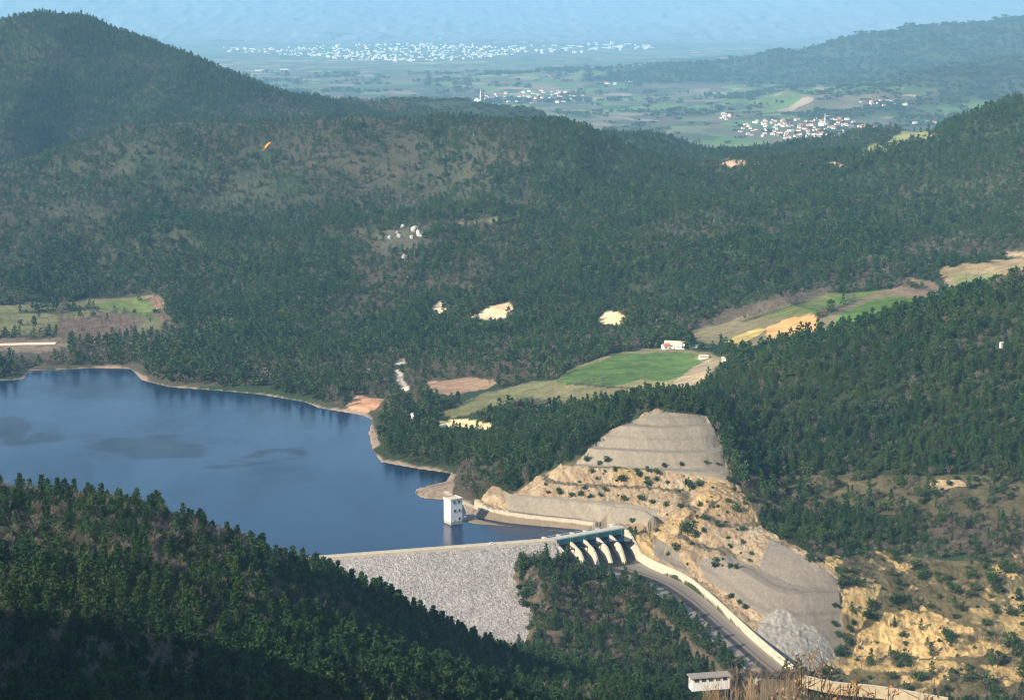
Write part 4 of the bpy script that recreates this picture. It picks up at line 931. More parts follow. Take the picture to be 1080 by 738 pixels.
def build_towns():
    r = random.Random(3)
    hm = [small_house_mesh(k, 'house') for k in range(6)]
    for i, me in enumerate(hm):
        for mt in (WHITE, REDROOF if i % 3 else CONC_W, DARKW): me.materials.append(mt)
    bk = [small_house_mesh(k + 20, 'block') for k in range(6)] + [small_house_mesh(k + 40, 'hall') for k in range(2)]
    for i, me in enumerate(bk):
        for mt in (WHITE, CONC_W if i % 2 else WHITE, DARKW): me.materials.append(mt)
    def spread(poly, n, lo, hi):
        xs = [p[0] for p in poly]; ys = [p[1] for p in poly]; out = []; t = 0
        while len(out) < n and t < n * 60:
            t += 1; x = r.uniform(min(xs), max(xs)); y = r.uniform(min(ys), max(ys))
            if not in_poly(np.array([x]), np.array([y]), poly)[0]: continue
            g = ground_at(x, y, lo, hi)
            if all((g - q).length > 15 for q in out): out.append(g)
        return out
    V1 = [(778, 133), (800, 127), (850, 125), (880, 122), (905, 130), (932, 138), (924, 150), (860, 149), (800, 145), (780, 141)]
    for g in spread(V1, 190, 5500, 12000):
        k = r.randrange(6); o = bpy.data.objects.new('village_house', hm[k]); C.objects.link(o); o.location = g; o.rotation_euler.z = r.gauss(.1, .5); o.scale = [r.uniform(.75, 1.15)] * 3
        tag(o, *(('white house with a red tiled roof in the nearer village', 'house', 'red roofed houses of the nearer village') if k % 3 else ('pale roofed white house in the nearer village', 'house', 'pale roofed houses of the nearer village')))
    for poly, n, lab in [([(760, 120), (772, 120), (772, 127), (760, 127)], 10, 'white house of the tiny hamlet left of the nearer village'), ([(905, 106), (960, 105), (965, 112), (910, 112)], 14, 'white house in the hamlet behind the nearer village'),
                         ([(500, 105), (540, 96), (590, 94), (620, 99), (600, 109), (520, 110)], 62, 'white house in the farther village in mid plain'), ([(625, 88), (665, 86), (668, 90), (630, 92)], 8, 'white house of a hamlet behind the farther village'), ([(960, 128), (1060, 118), (1068, 124), (970, 134)], 12, 'white house scattered over the fields right of the nearer village')]:
        for g in spread(poly, n, 5500, 16000):
            o = bpy.data.objects.new('village_house', hm[r.randrange(6)]); C.objects.link(o); o.location = g; o.rotation_euler.z = r.gauss(.1, .5); o.scale = [r.uniform(.8, 1.3) * (1.25 if 'farther' in lab else 1)] * 3
            tag(o, lab, 'house', lab.replace('white house', 'white houses'))
    # mosque with its minaret, and the white tower of the farther village
    g = ground_at(866, 133, 5500, 12000); m = tag(empty('mosque', g), 'white mosque with one tall minaret in the nearer village', 'mosque')
    MB().box((0, 0, 5), (20, 20, 16)).build('wall', WHITE, m)
    bm = bmesh.new(); bmesh.ops.create_uvsphere(bm, u_segments=16, v_segments=8, radius=8); me = bpy.data.meshes.new('dome'); bm.to_mesh(me); bm.free(); d = link('dome', me, CONC_W, m); d.location = (0, 0, 13.2)
    MB().tube([(15, 0, -2), (15, 0, 30), (15, 0, 30.1), (15, 0, 31.5), (15, 0, 31.6), (15, 0, 42), (15, 0, 52)], [2.2, 2.0, 3.2, 3.2, 1.7, 1.6, .1], 10).build('minaret', WHITE, m)
    g = ground_at(503, 108, 9000, 16000); m = tag(empty('mosque', g), 'white mosque with pale minaret at the left end of the farther village', 'mosque')
    MB().box((0, 0, 6), (30, 26, 20)).build('wall', WHITE, m)
    MB().tube([(0, 0, 15.5), (0, 0, 20), (0, 0, 24), (0, 0, 26)], [11, 10, 6, .5], 14).build('dome', CONC_W, m)
    MB().tube([(20, 0, -2), (20, 0, 44), (20, 0, 46), (20, 0, 46.1), (20, 0, 72)], [4, 4, 5, 3.4, .2], 10).build('minaret', WHITE, m)
    # the town on the far side of the plain
    T1 = [(235, 50), (300, 51), (330, 49), (380, 47), (460, 46), (545, 49), (560, 54), (540, 60), (480, 64), (400, 66), (330, 61), (240, 55)]
    T2 = [(545, 50), (600, 47), (640, 47), (690, 48), (685, 53), (600, 57), (550, 57)]
    pts = spread(T1, 470, 14000, 26000)
    vs = []
    pts.sort(key=lambda g: g.y)
    for i, g in enumerate(pts):
        if i < 290:
            o = bpy.data.objects.new('apartment_block', bk[r.randrange(6)]); C.objects.link(o); o.location = g; o.rotation_euler.z = r.gauss(0, .4); k_ = r.uniform(.5, 1.0); o.scale = (k_, k_, k_ * .8)
            tag(o, 'white apartment block in the crowded town far across the plain', 'building', 'white blocks of the far town')
        else: vs.append(g)
    m = MB()
    for g in vs:
        L_, W_, h, a = r.uniform(14, 32), r.uniform(10, 18), r.uniform(8, 17), r.uniform(-.5, .5); m.box((g.x, g.y, g.z + h / 2 - 2), (L_, W_, h + 4), a); m.box((g.x, g.y, g.z + h + 2), (L_ * .4, W_ * .4, 3.6), a)
    tag(m.build('town_quarter', WHITE), 'hazy white mass of buildings at the back of the far town', kind='stuff')
    for g in spread(T2, 46, 14000, 26000):
        o = bpy.data.objects.new('factory_hall', bk[r.randrange(6, 8)] if r.random() < .4 else bk[r.randrange(6)]); C.objects.link(o); o.location = g; o.rotation_euler.z = r.gauss(0, .3); o.scale = [r.uniform(.7, 1.2)] * 3
        tag(o, 'white hall in the scattered works right of the far town', 'building', 'white halls right of the far town')
    for i, (x, y) in enumerate([(640, 47.5), (655, 49), (626, 52), (681, 50), (662, 47), (638, 51), (274, 75), (300, 74)]):
        g = ground_at(x, y, 9000, 26000); o = bpy.data.objects.new('factory_hall', bk[6 + i % 2]); C.objects.link(o); o.location = g; o.scale = [(1.1 if i < 6 else .8)] * 3
        tag(o, 'large long white hall among the works right of the far town' if i < 6 else 'long white hall on the plain just above the left hill slope', 'building', 'large white halls right of the far town' if i < 6 else 'white halls above the left hill')
build_towns()

# ------------------------------------------------------------------ trees
def pine_mesh(seed, H=11.0, clumps=26, leaves=22, size=.62, lean=.0):
    """crown of needle tufts on whorled boughs; (trunk, crown)"""
    r = np.random.default_rng(seed); vs = []; fs = []; ang = r.uniform(0, 6.28); z0 = H * r.uniform(.14, .24); R = H * r.uniform(.26, .38)
    pw = r.uniform(.65, .95); sk = r.normal(0, .25, 2)
    bough = MB(); bough.tube([(0, 0, -1), (0, 0, H * .5), (sk[0] * .5, sk[1] * .5, H * .96)], [H * .021, H * .014, H * .003], 6)
    for i in range(clumps):
        t = (i + r.uniform(0, .9)) / clumps; t = t ** 1.15
        ang += 2.4 + r.uniform(-.5, .5); z = z0 + (H - z0) * t
        rad = R * ((1 - t) ** pw) * min(1, .55 + 2.2 * t) * r.uniform(.55, 1.12)
        rc = rad * .66; cx, cy = math.cos(ang) * rc + sk[0] * t, math.sin(ang) * rc + sk[1] * t
        if i % 2 == 0: bough.tube([(sk[0] * t * .5, sk[1] * t * .5, z - rad * .25), (cx, cy, z)], [H * .006, H * .002], 4)
        sp_ = max(.45, rad * .52)
        for j in range(leaves):
            p = r.normal(0, 1, 3) * (sp_ * .62, sp_ * .62, sp_ * .36) + (cx, cy, z)
            a = r.normal(0, 1, 3); a[2] = abs(a[2]) * .8 + .25; a /= np.linalg.norm(a); out = np.array((math.cos(ang), math.sin(ang), .3)); a = a + out * .5; a /= np.linalg.norm(a)
            b = np.cross(a, r.normal(0, 1, 3)); b /= np.linalg.norm(b); s = size * r.uniform(.6, 1.35); k = len(vs)
            vs += [p - b * s * .42, p + b * s * .42, p + a * s * 1.25]; fs.append((k, k + 1, k + 2))
    for j in range(leaves):      # leader
        p = np.array((sk[0], sk[1], H * .95)) + r.normal(0, 1, 3) * (.25, .25, H * .035); a = r.normal(0, .5, 3) + (0, 0, 1); a /= np.linalg.norm(a); b = np.cross(a, r.normal(0, 1, 3)); b /= np.linalg.norm(b); k = len(vs); s = size
        vs += [p - b * s * .35, p + b * s * .35, p + a * s * 1.3]; fs.append((k, k + 1, k + 2))
    return bough, np.array(vs), np.array(fs)
def round_mesh(seed, H=4.0, clumps=12, leaves=26, size=.5):
    """evergreen oak or juniper bush"""
    r = np.random.default_rng(seed); vs = []; fs = []; R = H * .52
    tr = MB(); tr.tube([(0, 0, -.6), (0, 0, H * .3), (0, 0, H * .6)], [H * .05, H * .035, H * .015], 5)
    for i in range(clumps):
        d = r.normal(0, 1, 3); d[2] = d[2] * .8 + .25; d /= np.linalg.norm(d); c = np.array((0, 0, H * .48)) + d * R * r.uniform(.35, .8) * (1, 1, .82)
        tr.tube([(0, 0, H * .25), tuple(c)], [H * .02, H * .008], 4)
        for j in range(leaves):
            p = c + r.normal(0, 1, 3) * R * .22; a = d * .8 + r.normal(0, .7, 3); a /= np.linalg.norm(a); b = np.cross(a, r.normal(0, 1, 3)); b /= np.linalg.norm(b); s = size * r.uniform(.6, 1.3); k = len(vs)
            vs += [p - b * s * .5, p + b * s * .5, p + a * s]; fs.append((k, k + 1, k + 2))
    return tr, np.array(vs), np.array(fs)
def bare_mesh(seed, H=8.5, limbs=9, twigs=26, th=.055):
    """leafless tree: trunk with limbs, and a crown of fine twigs"""
    r = np.random.default_rng(seed); tr = MB(); vs = []; fs = []
    tr.tube([(0, 0, -1), (r.normal(0, .15), r.normal(0, .15), H * .3), (r.normal(0, .3), r.normal(0, .3), H * .62)], [H * .02, H * .015, H * .008], 5)
    ang = r.uniform(0, 6)
    for i in range(limbs):
        ang += 2.4; t = (i + .5) / limbs; z = H * (.22 + .38 * t); ln = H * (.46 - .2 * t) * r.uniform(.8, 1.15); up = r.uniform(.5, 1.1) + t * .8
        d = np.array((math.cos(ang), math.sin(ang), up)); d /= np.linalg.norm(d); p0 = np.array((0, 0, z)); p1 = p0 + d * ln
        tr.tube([tuple(p0), tuple((p0 + p1) / 2 + r.normal(0, .15, 3)), tuple(p1)], [H * .009, H * .006, H * .003], 4)
        for j in range(twigs):
            q = p0 + (p1 - p0) * r.uniform(.25, 1.05); a = d * .7 + r.normal(0, .75, 3); a[2] += .25; a /= np.linalg.norm(a); b = np.cross(a, r.normal(0, 1, 3)); b /= np.linalg.norm(b); L_ = H * r.uniform(.09, .2); k = len(vs); w = th * r.uniform(.7, 1.4)
            vs += [q - b * w, q + b * w, q + a * L_]; fs.append((k, k + 1, k + 2))
    return tr, np.array(vs), np.array(fs)
def one_mesh(name, tr, vs, fs, leaf):
    """trunk and crown in one mesh (for the wood seen as a mass)"""
    m = MB(); m.v = list(tr.v); m.f = list(tr.f); m.mi = list(tr.mi); m.add(vs.tolist(), fs.tolist(), 1)
    me = bpy.data.meshes.new(name); me.from_pydata(m.v, [], m.f); me.polygons.foreach_set('material_index', m.mi); me.materials.append(BARK); me.materials.append(leaf); me.update(); return me

def mass(name, label, pts, rot, scl, meshes, seed):
    """a wood that nobody could count: one object, its trees set out on points"""
    col = bpy.data.collections.new(name + '_kinds')
    for i, me in enumerate(meshes): col.objects.link(bpy.data.objects.new('%s_kind_%02d' % (name, i), me))
    me = bpy.data.meshes.new(name); me.vertices.add(len(pts)); me.vertices.foreach_set('co', np.asarray(pts, np.float32).ravel())
    r = np.random.default_rng(seed)
    for nm, ty, key, dat in (('rot', 'FLOAT_VECTOR', 'vector', np.stack([r.normal(0, .04, len(pts)), r.normal(0, .04, len(pts)), rot], 1)), ('scl', 'FLOAT_VECTOR', 'vector', np.stack([scl * r.uniform(.85, 1.15, len(pts)), scl * r.uniform(.85, 1.15, len(pts)), scl], 1)), ('idx', 'INT', 'value', r.integers(0, len(meshes), len(pts)))):
        a = me.attributes.new(nm, ty, 'POINT'); a.data.foreach_set(key, np.ascontiguousarray(dat, np.int32 if ty == 'INT' else np.float32).ravel())
    o = link(name, me); ng = bpy.data.node_groups.new(name, 'GeometryNodeTree')
    ng.interface.new_socket('Geometry', in_out='INPUT', socket_type='NodeSocketGeometry'); ng.interface.new_socket('Geometry', in_out='OUTPUT', socket_type='NodeSocketGeometry')
    gi = ng.nodes.new('NodeGroupInput'); go = ng.nodes.new('NodeGroupOutput'); ip = ng.nodes.new('GeometryNodeInstanceOnPoints'); ci = ng.nodes.new('GeometryNodeCollectionInfo')
    ci.inputs['Collection'].default_value = col; ci.inputs['Separate Children'].default_value = True; ci.inputs['Reset Children'].default_value = True
    ip.inputs['Pick Instance'].default_value = True
    def attr(nm, ty):
        n = ng.nodes.new('GeometryNodeInputNamedAttribute'); n.data_type = ty; n.inputs['Name'].default_value = nm; return next(s for s in n.outputs if s.enabled and s.name == 'Attribute')
    L = ng.links.new; L(gi.outputs[0], ip.inputs['Points']); L(ci.outputs[0], ip.inputs['Instance']); L(attr('idx', 'INT'), ip.inputs['Instance Index']); L(attr('rot', 'FLOAT_VECTOR'), ip.inputs['Rotation']); L(attr('scl', 'FLOAT_VECTOR'), ip.inputs['Scale']); L(ip.outputs[0], go.inputs[0])
    md = o.modifiers.new('trees', 'NODES'); md.node_group = ng
    return tag(o, label, kind='stuff')

def seen(X, Y, Z, lift):
    """can the camera see a point `lift` above (X, Y, Z) past the ground"""
    ok = np.ones(X.shape, bool)
    for t in np.r_[np.linspace(.12, .9, 30), .93, .955, .975]:
        zz = base_z(X * t, Y * t); ok &= zz < HC + (Z + lift - HC) * t + .5
    return ok

def build_trees():
    rg = np.random.default_rng(11); ALL = []
    for y0, y1, st in ((430, 1120, 5.5), (1120, 1560, 4.5), (1560, 2600, 6.4), (2600, 5600, 8.2)):
        x = np.arange(-.34 * y1, .34 * y1, st); y = np.arange(y0, y1, st); X, Y = np.meshgrid(x, y); X = X.ravel() + rg.uniform(-.5, .5, X.size) * st; Y = Y.ravel() + rg.uniform(-.5, .5, Y.size) * st
        k = (np.abs(X / Y) < .325) & (Y >= y0); X, Y = X[k], Y[k]
        zb = base_z(X, Y); k = seen(X, Y, zb + 10, 26); X, Y = X[k], Y[k]
        z, cw = height(X, Y); _, _, pine, bare, scrub = land(X, Y, z, cw)
        u = rg.random(X.size)
        kind = np.where(u < pine * .93, 0, np.where(u < pine * .93 + bare * .88, 1, -1))
        gap = vnoise(X / 26, Y / 34, 51) * .6 + vnoise(X / 9, Y / 9, 52) * .4
        kind = np.where((gap < .2) & (rg.random(X.size) < .8), -1, kind)
        k = kind >= 0; ALL.append(np.stack([X[k], Y[k], z[k], kind[k]], 1))
    T = np.concatenate(ALL); n = len(T); X, Y, Z, K = T.T
    big = vnoise(X / 90, Y / 110, 53)
    S = np.where(K == 0, .5 + .62 * big + rg.uniform(-.28, .36, n), .6 + .4 * big + rg.uniform(-.2, .3, n))
    S *= np.where(Y < 1120, 1.2, np.where(Y < 1400, 1.0, 1.28)); S = np.clip(S, .3, 1.75)
    rot = rg.uniform(0, 6.28, n)
    print('TREES', n, [(int((K == k).sum())) for k in (0, 1)])
    px, py = project(X, Y, Z); inside = (px > 3) & (px < 1077) & (py > 20) & (py < 742)
    vis = seen(X, Y, Z, 5.0) & inside
    hi_p = [pine_mesh(100 + i, clumps=30, leaves=30, size=.52) for i in range(6)]
    mid_p = [one_mesh('pine_mid', *pine_mesh(130 + i, clumps=22, leaves=13, size=.8), PINE) for i in range(7)]
    low_p = [one_mesh('pine_low', *pine_mesh(160 + i, clumps=13, leaves=7, size=1.35), PINE) for i in range(6)]
    hi_b = [bare_mesh(200 + i, limbs=11, twigs=36, th=.045) for i in range(5)]
    mid_b = [one_mesh('bare_mid', *bare_mesh(230 + i, limbs=9, twigs=18, th=.085), TWIG) for i in range(5)]
    low_b = [one_mesh('bare_low', *bare_mesh(260 + i, limbs=6, twigs=10, th=.16), TWIG) for i in range(4)]
    mid_p += [one_mesh('round_mid', *round_mesh(330 + i, H=8.0, clumps=13, leaves=20, size=1.0), BROAD) for i in range(4)]
    low_p += [one_mesh('round_low', *round_mesh(340 + i, H=8.5, clumps=9, leaves=10, size=1.7), BROAD) for i in range(4)]
    single = np.zeros(n, bool)
    def individuals(k, count, protos, name, leafm, label, group):
        c = np.nonzero((K == k) & vis & (Y < 1600))[0]; H = 11 if k == 0 else 8.5
        c = c[np.argsort(-(S[c] * H / Y[c]))][:count]; single[c] = True
        pm = []
        for tr, vs, fs in protos:
            tm = tr.mesh('trunk'); tm.materials.append(BARK); cm = np_mesh('crown', vs, fs); cm.materials.append(leafm); pm.append((tm, cm))
        for i in c:
            e = bpy.data.objects.new(name, None); C.objects.link(e); e.location = (X[i], Y[i], Z[i]); e.rotation_euler = (0, 0, rot[i]); e.scale = (S[i],) * 3
            tag(e, label, 'tree', group)
            tm, cm = pm[i % len(pm)]
            for nm, me in (('trunk', tm), ('crown', cm)): o = bpy.data.objects.new(nm, me); C.objects.link(o); o.parent = e
    individuals(0, 300, hi_p, 'pine_tree', PINE, 'dark green pine standing in the shaded wood on the near hillside', 'pines of the near hillside')
    individuals(1, 300, hi_b, 'bare_tree', TWIG, 'grey brown leafless tree among the pines of the near hillside', 'leafless trees of the near hillside')
    def massed(sel, name, label, meshes, seed):
        sel = sel & ~single
        if sel.any(): mass(name, label, np.stack([X[sel], Y[sel], Z[sel]], 1), rot[sel], S[sel], meshes, seed)
    nearp = [one_mesh('pine_near', *p, PINE) for p in hi_p]; nearp += [one_mesh('round_near', *round_mesh(350 + i, H=7.5, clumps=16, leaves=46, size=.62), BROAD) for i in range(3)]; nearb = [one_mesh('bare_near', *p, TWIG) for p in hi_b]
    massed((K == 0) & (Y < 1120), 'near_pine_forest', 'dense dark pine wood covering the near hillside', nearp, 1)
    massed((K == 0) & (Y >= 1120) & (Y < 1700), 'ravine_pine_forest', 'dark pine wood round the dam and the right hillside', mid_p, 2)
    massed((K == 0) & (Y >= 1700), 'hill_pine_forest', 'blue green pine forest covering the hills behind the lake', low_p, 3)
    massed((K == 1) & (Y < 1120), 'near_bare_woodland', 'leafless brown wood mixed into the near hillside', nearb, 4)
    massed((K == 1) & (Y >= 1120) & (Y < 1700), 'ravine_bare_woodland', 'leafless grey brown scrub wood round the dam', mid_b, 5)
    massed((K == 1) & (Y >= 1700), 'hill_bare_woodland', 'leafless grey brown woodland on the hills behind the lake', low_b, 6)
    # tree clumps on the plain's hedges and on the far right hills
    y = np.exp(np.arange(math.log(5300), math.log(15000), .0058)); pts = []
    for yy in y:
        w = .31 * yy; xs = np.arange(-w, w, .0058 * yy * .9); xs = xs + rg.uniform(-.5, .5, xs.size) * 30; pts.append(np.stack([xs, yy + rg.uniform(-.5, .5, xs.size) * .005 * yy], 1))
    P = np.concatenate(pts); X2, Y2 = P.T; z, cw = height(X2, Y2); _, mask, _, _, _ = land(X2, Y2, z, cw); pl = mask[:, 0]
    f = fbm(X2, Y2, 420, 3, 57)
    k = np.where(pl < .4, rg.random(len(X2)) < .9, (f > .18) & (rg.random(len(X2)) < .6) | (rg.random(len(X2)) < .05)) & seen(X2, Y2, z, 30)
    X2, Y2, z = X2[k], Y2[k], z[k]
    def clump(seed):
        r = np.random.default_rng(seed); V = []; Fc = []; m = MB()
        for i in range(7):
            tr, vs, fs = round_mesh(seed * 10 + i, H=13, clumps=5, leaves=5, size=4.2); o = np.array((*r.normal(0, 12, 2), 0)); Fc += (fs + sum(len(v) for v in V)).tolist(); V.append(vs + o)
            tr_ = [tuple(np.array(p) + o) for p in tr.v]; m.add(tr_, tr.f)
        return one_mesh('grove', m, np.concatenate(V), np.array(Fc), BROAD)
    mass('plain_groves', 'dark groves and hedgerows over the plain and the far right hills', np.stack([X2, Y2, z], 1), rg.uniform(0, 6, len(X2)), np.clip(Y2 / 9000, .6, 1.4) * rg.uniform(.7, 1.2, len(X2)), [clump(s) for s in range(5)], 9)
    # bushes of the rock cut and the eroded slope, each one a plant of its own
    bm_ = []
    for i in range(6):
        tr, vs, fs = round_mesh(300 + i); bm_.append(one_mesh('bush', tr, vs, fs, PINE if i % 2 else BROAD))
    def bush(x, y, s, name, label, cat, group=None, k=0, me=None):
        g = ground_at(x, y, 1150, 1560); o = bpy.data.objects.new(name, me or bm_[k % 6]); C.objects.link(o); o.location = g - Vector((0, 0, .4)); o.scale = (s, s * .95, s); o.rotation_euler = (0, 0, k * 1.7); tag(o, label, cat, group)
    cut = [(655, 508, 1.6), (648, 497, 1.0), (675, 503, 1.3), (683, 512, 1.3), (693, 500, 1.2), (682, 497, 1.0), (727, 516, 2.1), (737, 512, 1.3), (718, 491, .9), (590, 521, .9), (602, 524, 1.0), (612, 523, .9), (622, 525, .9), (630, 506, .7), (658, 527, 1.1), (677, 528, 1.3), (688, 531, .9), (703, 535, 1.1),
           (718, 536, 1.2), (737, 534, 1.0), (667, 551, 1.0), (692, 561, .9), (725, 563, 2.2), (733, 566, 1.2), (712, 580, 1.4), (705, 582, .8), (725, 595, .7), (754, 598, 1.2), (742, 548, 1.1), (757, 555, 1.1), (770, 631, 1.1), (780, 637, .9), (786, 642, 1.1), (745, 489, .8), (757, 490, .6), (700, 493, .9), (770, 509, 1.4), (776, 538, 1.4), (768, 530, 1.0), (790, 528, 1.3), (783, 560, 1.0), (640, 487, 1.1), (632, 490, .9), (620, 486, 1.2), (578, 520, .7)]
    rc = random.Random(8)
    while len(cut) < 105:
        x, y = rc.uniform(570, 800), rc.uniform(488, 610)
        if in_poly(np.array([x]), np.array([y]), [(570, 512), (600, 500), (650, 494), (700, 498), (765, 508), (800, 560), (795, 600), (740, 600), (700, 555), (690, 530), (580, 518)])[0]: cut.append((x, y, rc.choice([.35, .45, .55, .7, .9])))

    for i, (x, y, s) in enumerate(cut): bush(x, y, s * 1.25, 'slope_bush', 'dark round bush growing on the ochre benches of the rock cut', 'bush', 'bushes on the rock cut', i)
    r = random.Random(5); n_ = 0; ero = [(914, 652, 1.9), (920, 640, 1.5), (944, 638, 2.2), (950, 632, 1.4), (885, 672, 1.3), (893, 680, 1.5), (880, 660, 1.2), (1045, 612, 2.6), (1055, 600, 1.8), (1006, 625, 2.0), (1022, 630, 1.6), (1068, 685, 2.8), (1075, 692, 2.4), (1042, 722, 2.2), (855, 592, 1.8), (900, 605, 1.2), (965, 600, 2.0), (972, 612, 1.6), (1000, 612, 1.5), (1064, 648, 1.8), (1040, 660, 1.6)]
    while len(ero) < 140:
        x, y = r.uniform(880, 1085), r.uniform(585, 720)
        ero.append((x, y, r.choice([.4, .5, .6, .8, .9, 1.1, 1.4, 1.9])))
    for i, (x, y, s) in enumerate(ero): bush(x, y, s * 1.15, 'slope_bush', 'dark bush dotted over the eroded ochre slope at the right', 'bush', 'bushes on the eroded slope', i)
    scr = []
    while len(scr) < 70: scr.append((r.uniform(775, 1085), r.uniform(503, 535), r.choice([.5, .7, .9, 1.2])))
    for i, (x, y, s) in enumerate(scr): bush(x, y, s * 1.1, 'slope_bush', 'low dark bush on the dry scrub strip under the right pine wood', 'bush', 'bushes on the scrub strip', i)
    for i, (x, y, s) in enumerate([(935, 152, 7.0), (928, 153, 5.0)]):
        g = ground_at(x, y, 2000, 6000); o = bpy.data.objects.new('oak_tree', bm_[i]); C.objects.link(o); o.location = g; o.scale = (s * 1.1, s, s * .8); tag(o, ['large round dark tree alone on the pale grassy crest', 'smaller round tree beside the lone tree on the grassy crest'][i], 'tree')

    edge = [(536, 596), (535, 606), (535, 616), (536, 626), (537, 636), (539, 645), (543, 654), (549, 663), (554, 672), (559, 681), (563, 689), (541, 600), (542, 612), (541, 624), (543, 634), (547, 647), (553, 659), (560, 671), (566, 683), (548, 592), (556, 590), (566, 588), (577, 588), (588, 590)]
    for i, (x, y) in enumerate(edge): bush(x + (r.uniform(10, 17) if y < 655 else r.uniform(3, 9)), y + 6, r.uniform(1.2, 2.3), 'slope_bush', 'dark bush at the right edge of the rockfill dam face', 'bush', 'bushes along the dam face', i)
    tm = []
    for i in range(4): tm.append(one_mesh('thicket', *bare_mesh(400 + i, H=5.0, limbs=14, twigs=46, th=.13), TWIG))
    for i in range(46):
        x, y = r.uniform(752, 868), r.uniform(714, 748)
        if x < 775 and y < 722: y += 12
        bush(x, y, r.uniform(1.0, 1.9), 'bare_bush', 'brown leafless bush in the thicket between the white building and the chute end', 'bush', 'leafless bushes at the chute end', i, tm[i % 4])
    # shrubs with autumn leaves close to the camera
    ORANGE = leaf_material('autumn_leaf', (.30, .13, .04), (.42, .24, .08), (.22, .09, .035), 3.0); PALE = leaf_material('withered_leaf', (.28, .2, .11), (.42, .34, .22), (.3, .16, .06), 3.0)
    for i, (x, ytop, Y0, wid, lm, lab) in enumerate([(852, 684, 15.5, .42, PALE, 'tall thin shrub with withered pale leaves in front of the chute end'), (884, 712, 14.5, .32, ORANGE, 'low orange leaved shrub right of the withered tall one'), (925, 707, 14.0, .40, ORANGE, 'broad orange leaved autumn shrub at the middle of the bottom edge thicket'), (975, 716, 15.0, .42, ORANGE, 'orange leaved shrub at the right end of the thicket by the bottom edge')]):
        q = np.random.default_rng(40 + i); top = at_dist(x, ytop, Y0); gz = hz(top.x, top.y); root = tag(empty('autumn_shrub', (top.x, top.y, gz)), lab, 'shrub', None); st = MB(); vs = []; fs = []; H = top.z - gz
        for s in range(16):
            a = q.uniform(0, 6.28); rr = wid * q.uniform(.15, 1.0); hh = H * (1 - .075 * (rr / wid) ** 1.5) * (1 - abs(q.normal(0, .02))); e1 = np.array((math.cos(a) * rr, math.sin(a) * rr, hh)); pts = [np.array((0, 0, -.3)) + q.normal(0, .08, 3) * (1, 1, 0), np.array((math.cos(a) * rr * .55, math.sin(a) * rr * .55, hh * .55)), e1]
            st.tube([tuple(p) for p in pts], [.016, .008, .002], 5)
            for j in range(9):     # twigs over the upper part
                t = q.uniform(.80, .99); b0 = pts[1] + (pts[2] - pts[1]) * ((t - .55) / .45); d = q.normal(0, 1, 3); d[2] = abs(d[2]) + .4; d /= np.linalg.norm(d); e2 = b0 + d * q.uniform(.08, .22); st.tube([tuple(b0), tuple(e2)], [.004, .0015], 4)
                for l_ in range(int(q.integers(1, 6))):
                    p = b0 + (e2 - b0) * q.uniform(.3, 1); a_ = q.normal(0, 1, 3); a_[2] -= .3; a_ /= np.linalg.norm(a_); b_ = np.cross(a_, q.normal(0, 1, 3)); b_ /= np.linalg.norm(b_); c_ = np.cross(a_, b_); s_ = q.uniform(.016, .032); k = len(vs)
                    vs += [p, p + a_ * s_ * .5 + b_ * s_ * .42, p + a_ * s_ * 1.25 + c_ * s_ * .15, p + a_ * s_ * .5 - b_ * s_ * .42]; fs.append((k, k + 1, k + 2, k + 3))
        st.build('stems', BARK, root); link('leaves', np_mesh('leaves', vs, fs), lm, root)
    # leafless brown shrubs, a little farther off
    BROWN = leaf_material('brown_twigs', (.20, .14, .085), (.30, .22, .14), (.24, .16, .09), 2.0)
    for i, (x, ytop, Y0, wid, lab) in enumerate([(775, 697, 24, .40, 'brown leafless shrub in front of the right end of the white building'), (802, 690, 23, .42, 'tallest brown leafless shrub, in front of the lower end of the chute'), (834, 699, 25, .38, 'brown leafless shrub just left of the withered tall shrub'), (752, 719, 22, .28, 'lowest brown leafless shrub at the bottom edge under the white building')]):
        q = np.random.default_rng(60 + i); top = at_dist(x, ytop, Y0); gz = hz(top.x, top.y); root = tag(empty('bare_shrub', (top.x, top.y, gz)), lab, 'shrub'); st = MB(); vs = []; fs = []; H = top.z - gz
        for s in range(46):
            a = q.uniform(0, 6.28); rr = wid * math.sqrt(q.uniform(.02, 1.0)); hh = H * (1 - .09 * (rr / wid) ** 2) * (1 - abs(q.normal(0, .025))); p0 = np.array((math.cos(a) * rr * .5, math.sin(a) * rr * .5, hh * .6)); p1 = np.array((math.cos(a) * rr, math.sin(a) * rr, hh))
            st.tube([(q.normal(0, .1), q.normal(0, .1), -.3), tuple(p0), tuple(p1)], [.014, .009, .002], 4)
            for j in range(40):
                t = q.uniform(.55, 1.0); b0 = p0 + (p1 - p0) * t; d = q.normal(0, .8, 3); d[2] = abs(d[2]) + .7; d /= np.linalg.norm(d); b_ = np.cross(d, q.normal(0, 1, 3)); b_ /= np.linalg.norm(b_); k = len(vs); L_ = q.uniform(.08, .26)
                vs += [b0 - b_ * .0022, b0 + b_ * .0022, b0 + d * L_]; fs.append((k, k + 1, k + 2))
        st.build('stems', BROWN, root); link('twigs', np_mesh('twigs', vs, fs), BROWN, root)
    # one leaf on the wind
    p = at_dist(279, 157, 17); m = MB(); n = 9
    prof = [(0, .0), (.012, .010), (.03, .015), (.05, .014), (.07, .008), (.085, 0)]
    up = [(x, y, .012 * math.sin(x * 30)) for x, y in prof]; dn_ = [(x, -y, .012 * math.sin(x * 30)) for x, y in reversed(prof[1:-1])]
    m.prism(up + dn_, (0, 0, .0012)); m.tube([(-.03, 0, .004), (0, 0, .0006), (.08, 0, .013)], [.0014, .0016, .0006], 5)
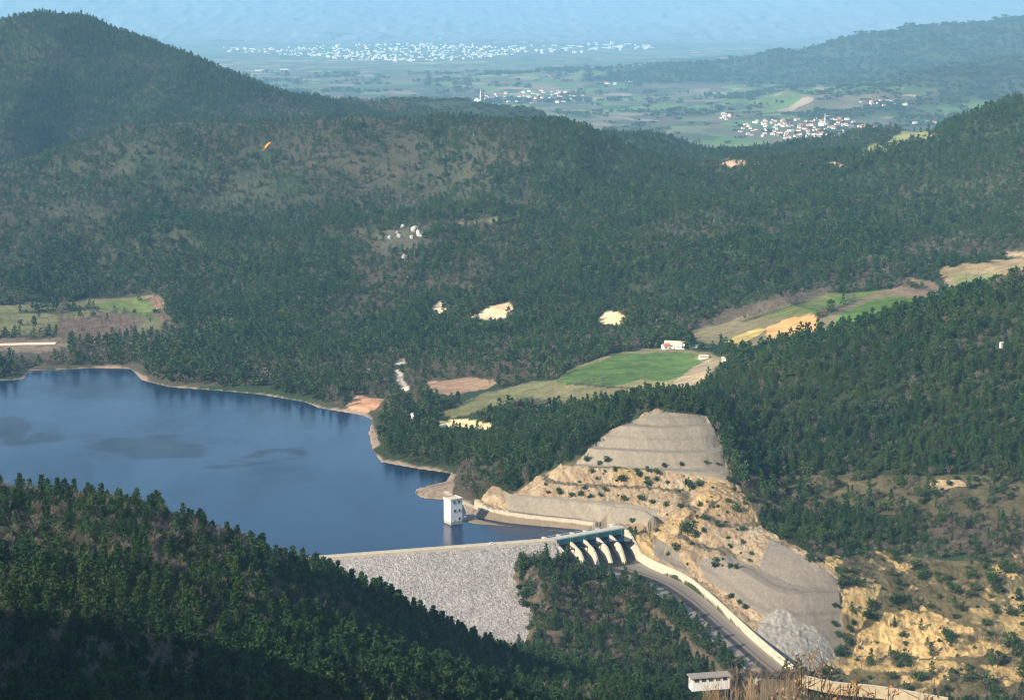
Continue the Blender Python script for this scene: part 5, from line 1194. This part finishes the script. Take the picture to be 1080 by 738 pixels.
    o = m.build('autumn_leaf', pmat('orange_leaf', (.8, .29, .03), .6, .2, 30)); o.location = p; o.rotation_euler = (math.radians(18), math.radians(-40), math.radians(12)); tag(o, 'single orange leaf blown through the air before the far ridge', 'leaf')
build_trees()

# ------------------------------------------------------------------ light, air, camera
def build_world():
    s = Vector((-.64, -.52, .47)).normalized()
    w = bpy.data.worlds.new('World'); scene.world = w; w.use_nodes = True; nt = w.node_tree
    bg = nt.nodes['Background']; sky = nt.nodes.new('ShaderNodeTexSky'); sky.sky_type = 'NISHITA'; sky.sun_disc = False
    sky.sun_elevation = math.asin(s.z); sky.sun_rotation = math.atan2(s.x, s.y); sky.altitude = 400; sky.air_density = 1.0; sky.dust_density = .6; sky.ozone_density = 1.5
    nt.links.new(sky.outputs[0], bg.inputs[0]); bg.inputs[1].default_value = .14
    l = bpy.data.lights.new('sun', 'SUN'); l.energy = 5.0; l.angle = math.radians(.5); l.color = (1, .87, .69)
    o = bpy.data.objects.new('sun', l); o.rotation_euler = s.to_track_quat('Z', 'Y').to_euler(); C.objects.link(o)
    # air
    m = bpy.data.materials.new('haze'); m.use_nodes = True; nt = m.node_tree; nt.nodes.clear()
    out = nt.nodes.new('ShaderNodeOutputMaterial'); pv = nt.nodes.new('ShaderNodeVolumePrincipled')
    pv.inputs['Color'].default_value = (.36, .71, 1, 1); pv.inputs['Density'].default_value = 4.1e-5; pv.inputs['Anisotropy'].default_value = .0
    nt.links.new(pv.outputs[0], out.inputs['Volume'])
    bm = bmesh.new(); bmesh.ops.create_cube(bm, size=1)
    bmesh.ops.transform(bm, matrix=Matrix.Translation((0, 23000, 700)) @ Matrix.Diagonal((90000, 48000, 1800, 1)), verts=bm.verts)
    me = bpy.data.meshes.new('haze'); bm.to_mesh(me); bm.free()
    tag(link('haze', me, m), kind='stuff', label='pale blue haze filling the valley and plain')
    cam = bpy.data.cameras.new('camera'); cam.sensor_width = 36; cam.lens = F / 1080 * 36; cam.clip_start = .5; cam.clip_end = 120000
    co = bpy.data.objects.new('camera', cam); co.location = (0, 0, HC); co.rotation_euler = (PI / 2 - PITCH, 0, 0); C.objects.link(co); scene.camera = co
    scene.view_settings.view_transform = 'Standard'; scene.view_settings.look = 'None'; scene.view_settings.gamma = 1; scene.view_settings.use_curve_mapping = False
    scene.view_settings.exposure = .84
    cy = scene.cycles; cy.use_denoising = True; cy.pixel_filter_type = 'BLACKMAN_HARRIS'; cy.filter_width = 1.1; cy.volume_bounces = 2; cy.max_bounces = 6; cy.diffuse_bounces = 3; cy.glossy_bounces = 2; cy.transparent_max_bounces = 8
    cy.caustics_reflective = False; cy.caustics_refractive = False
build_world()
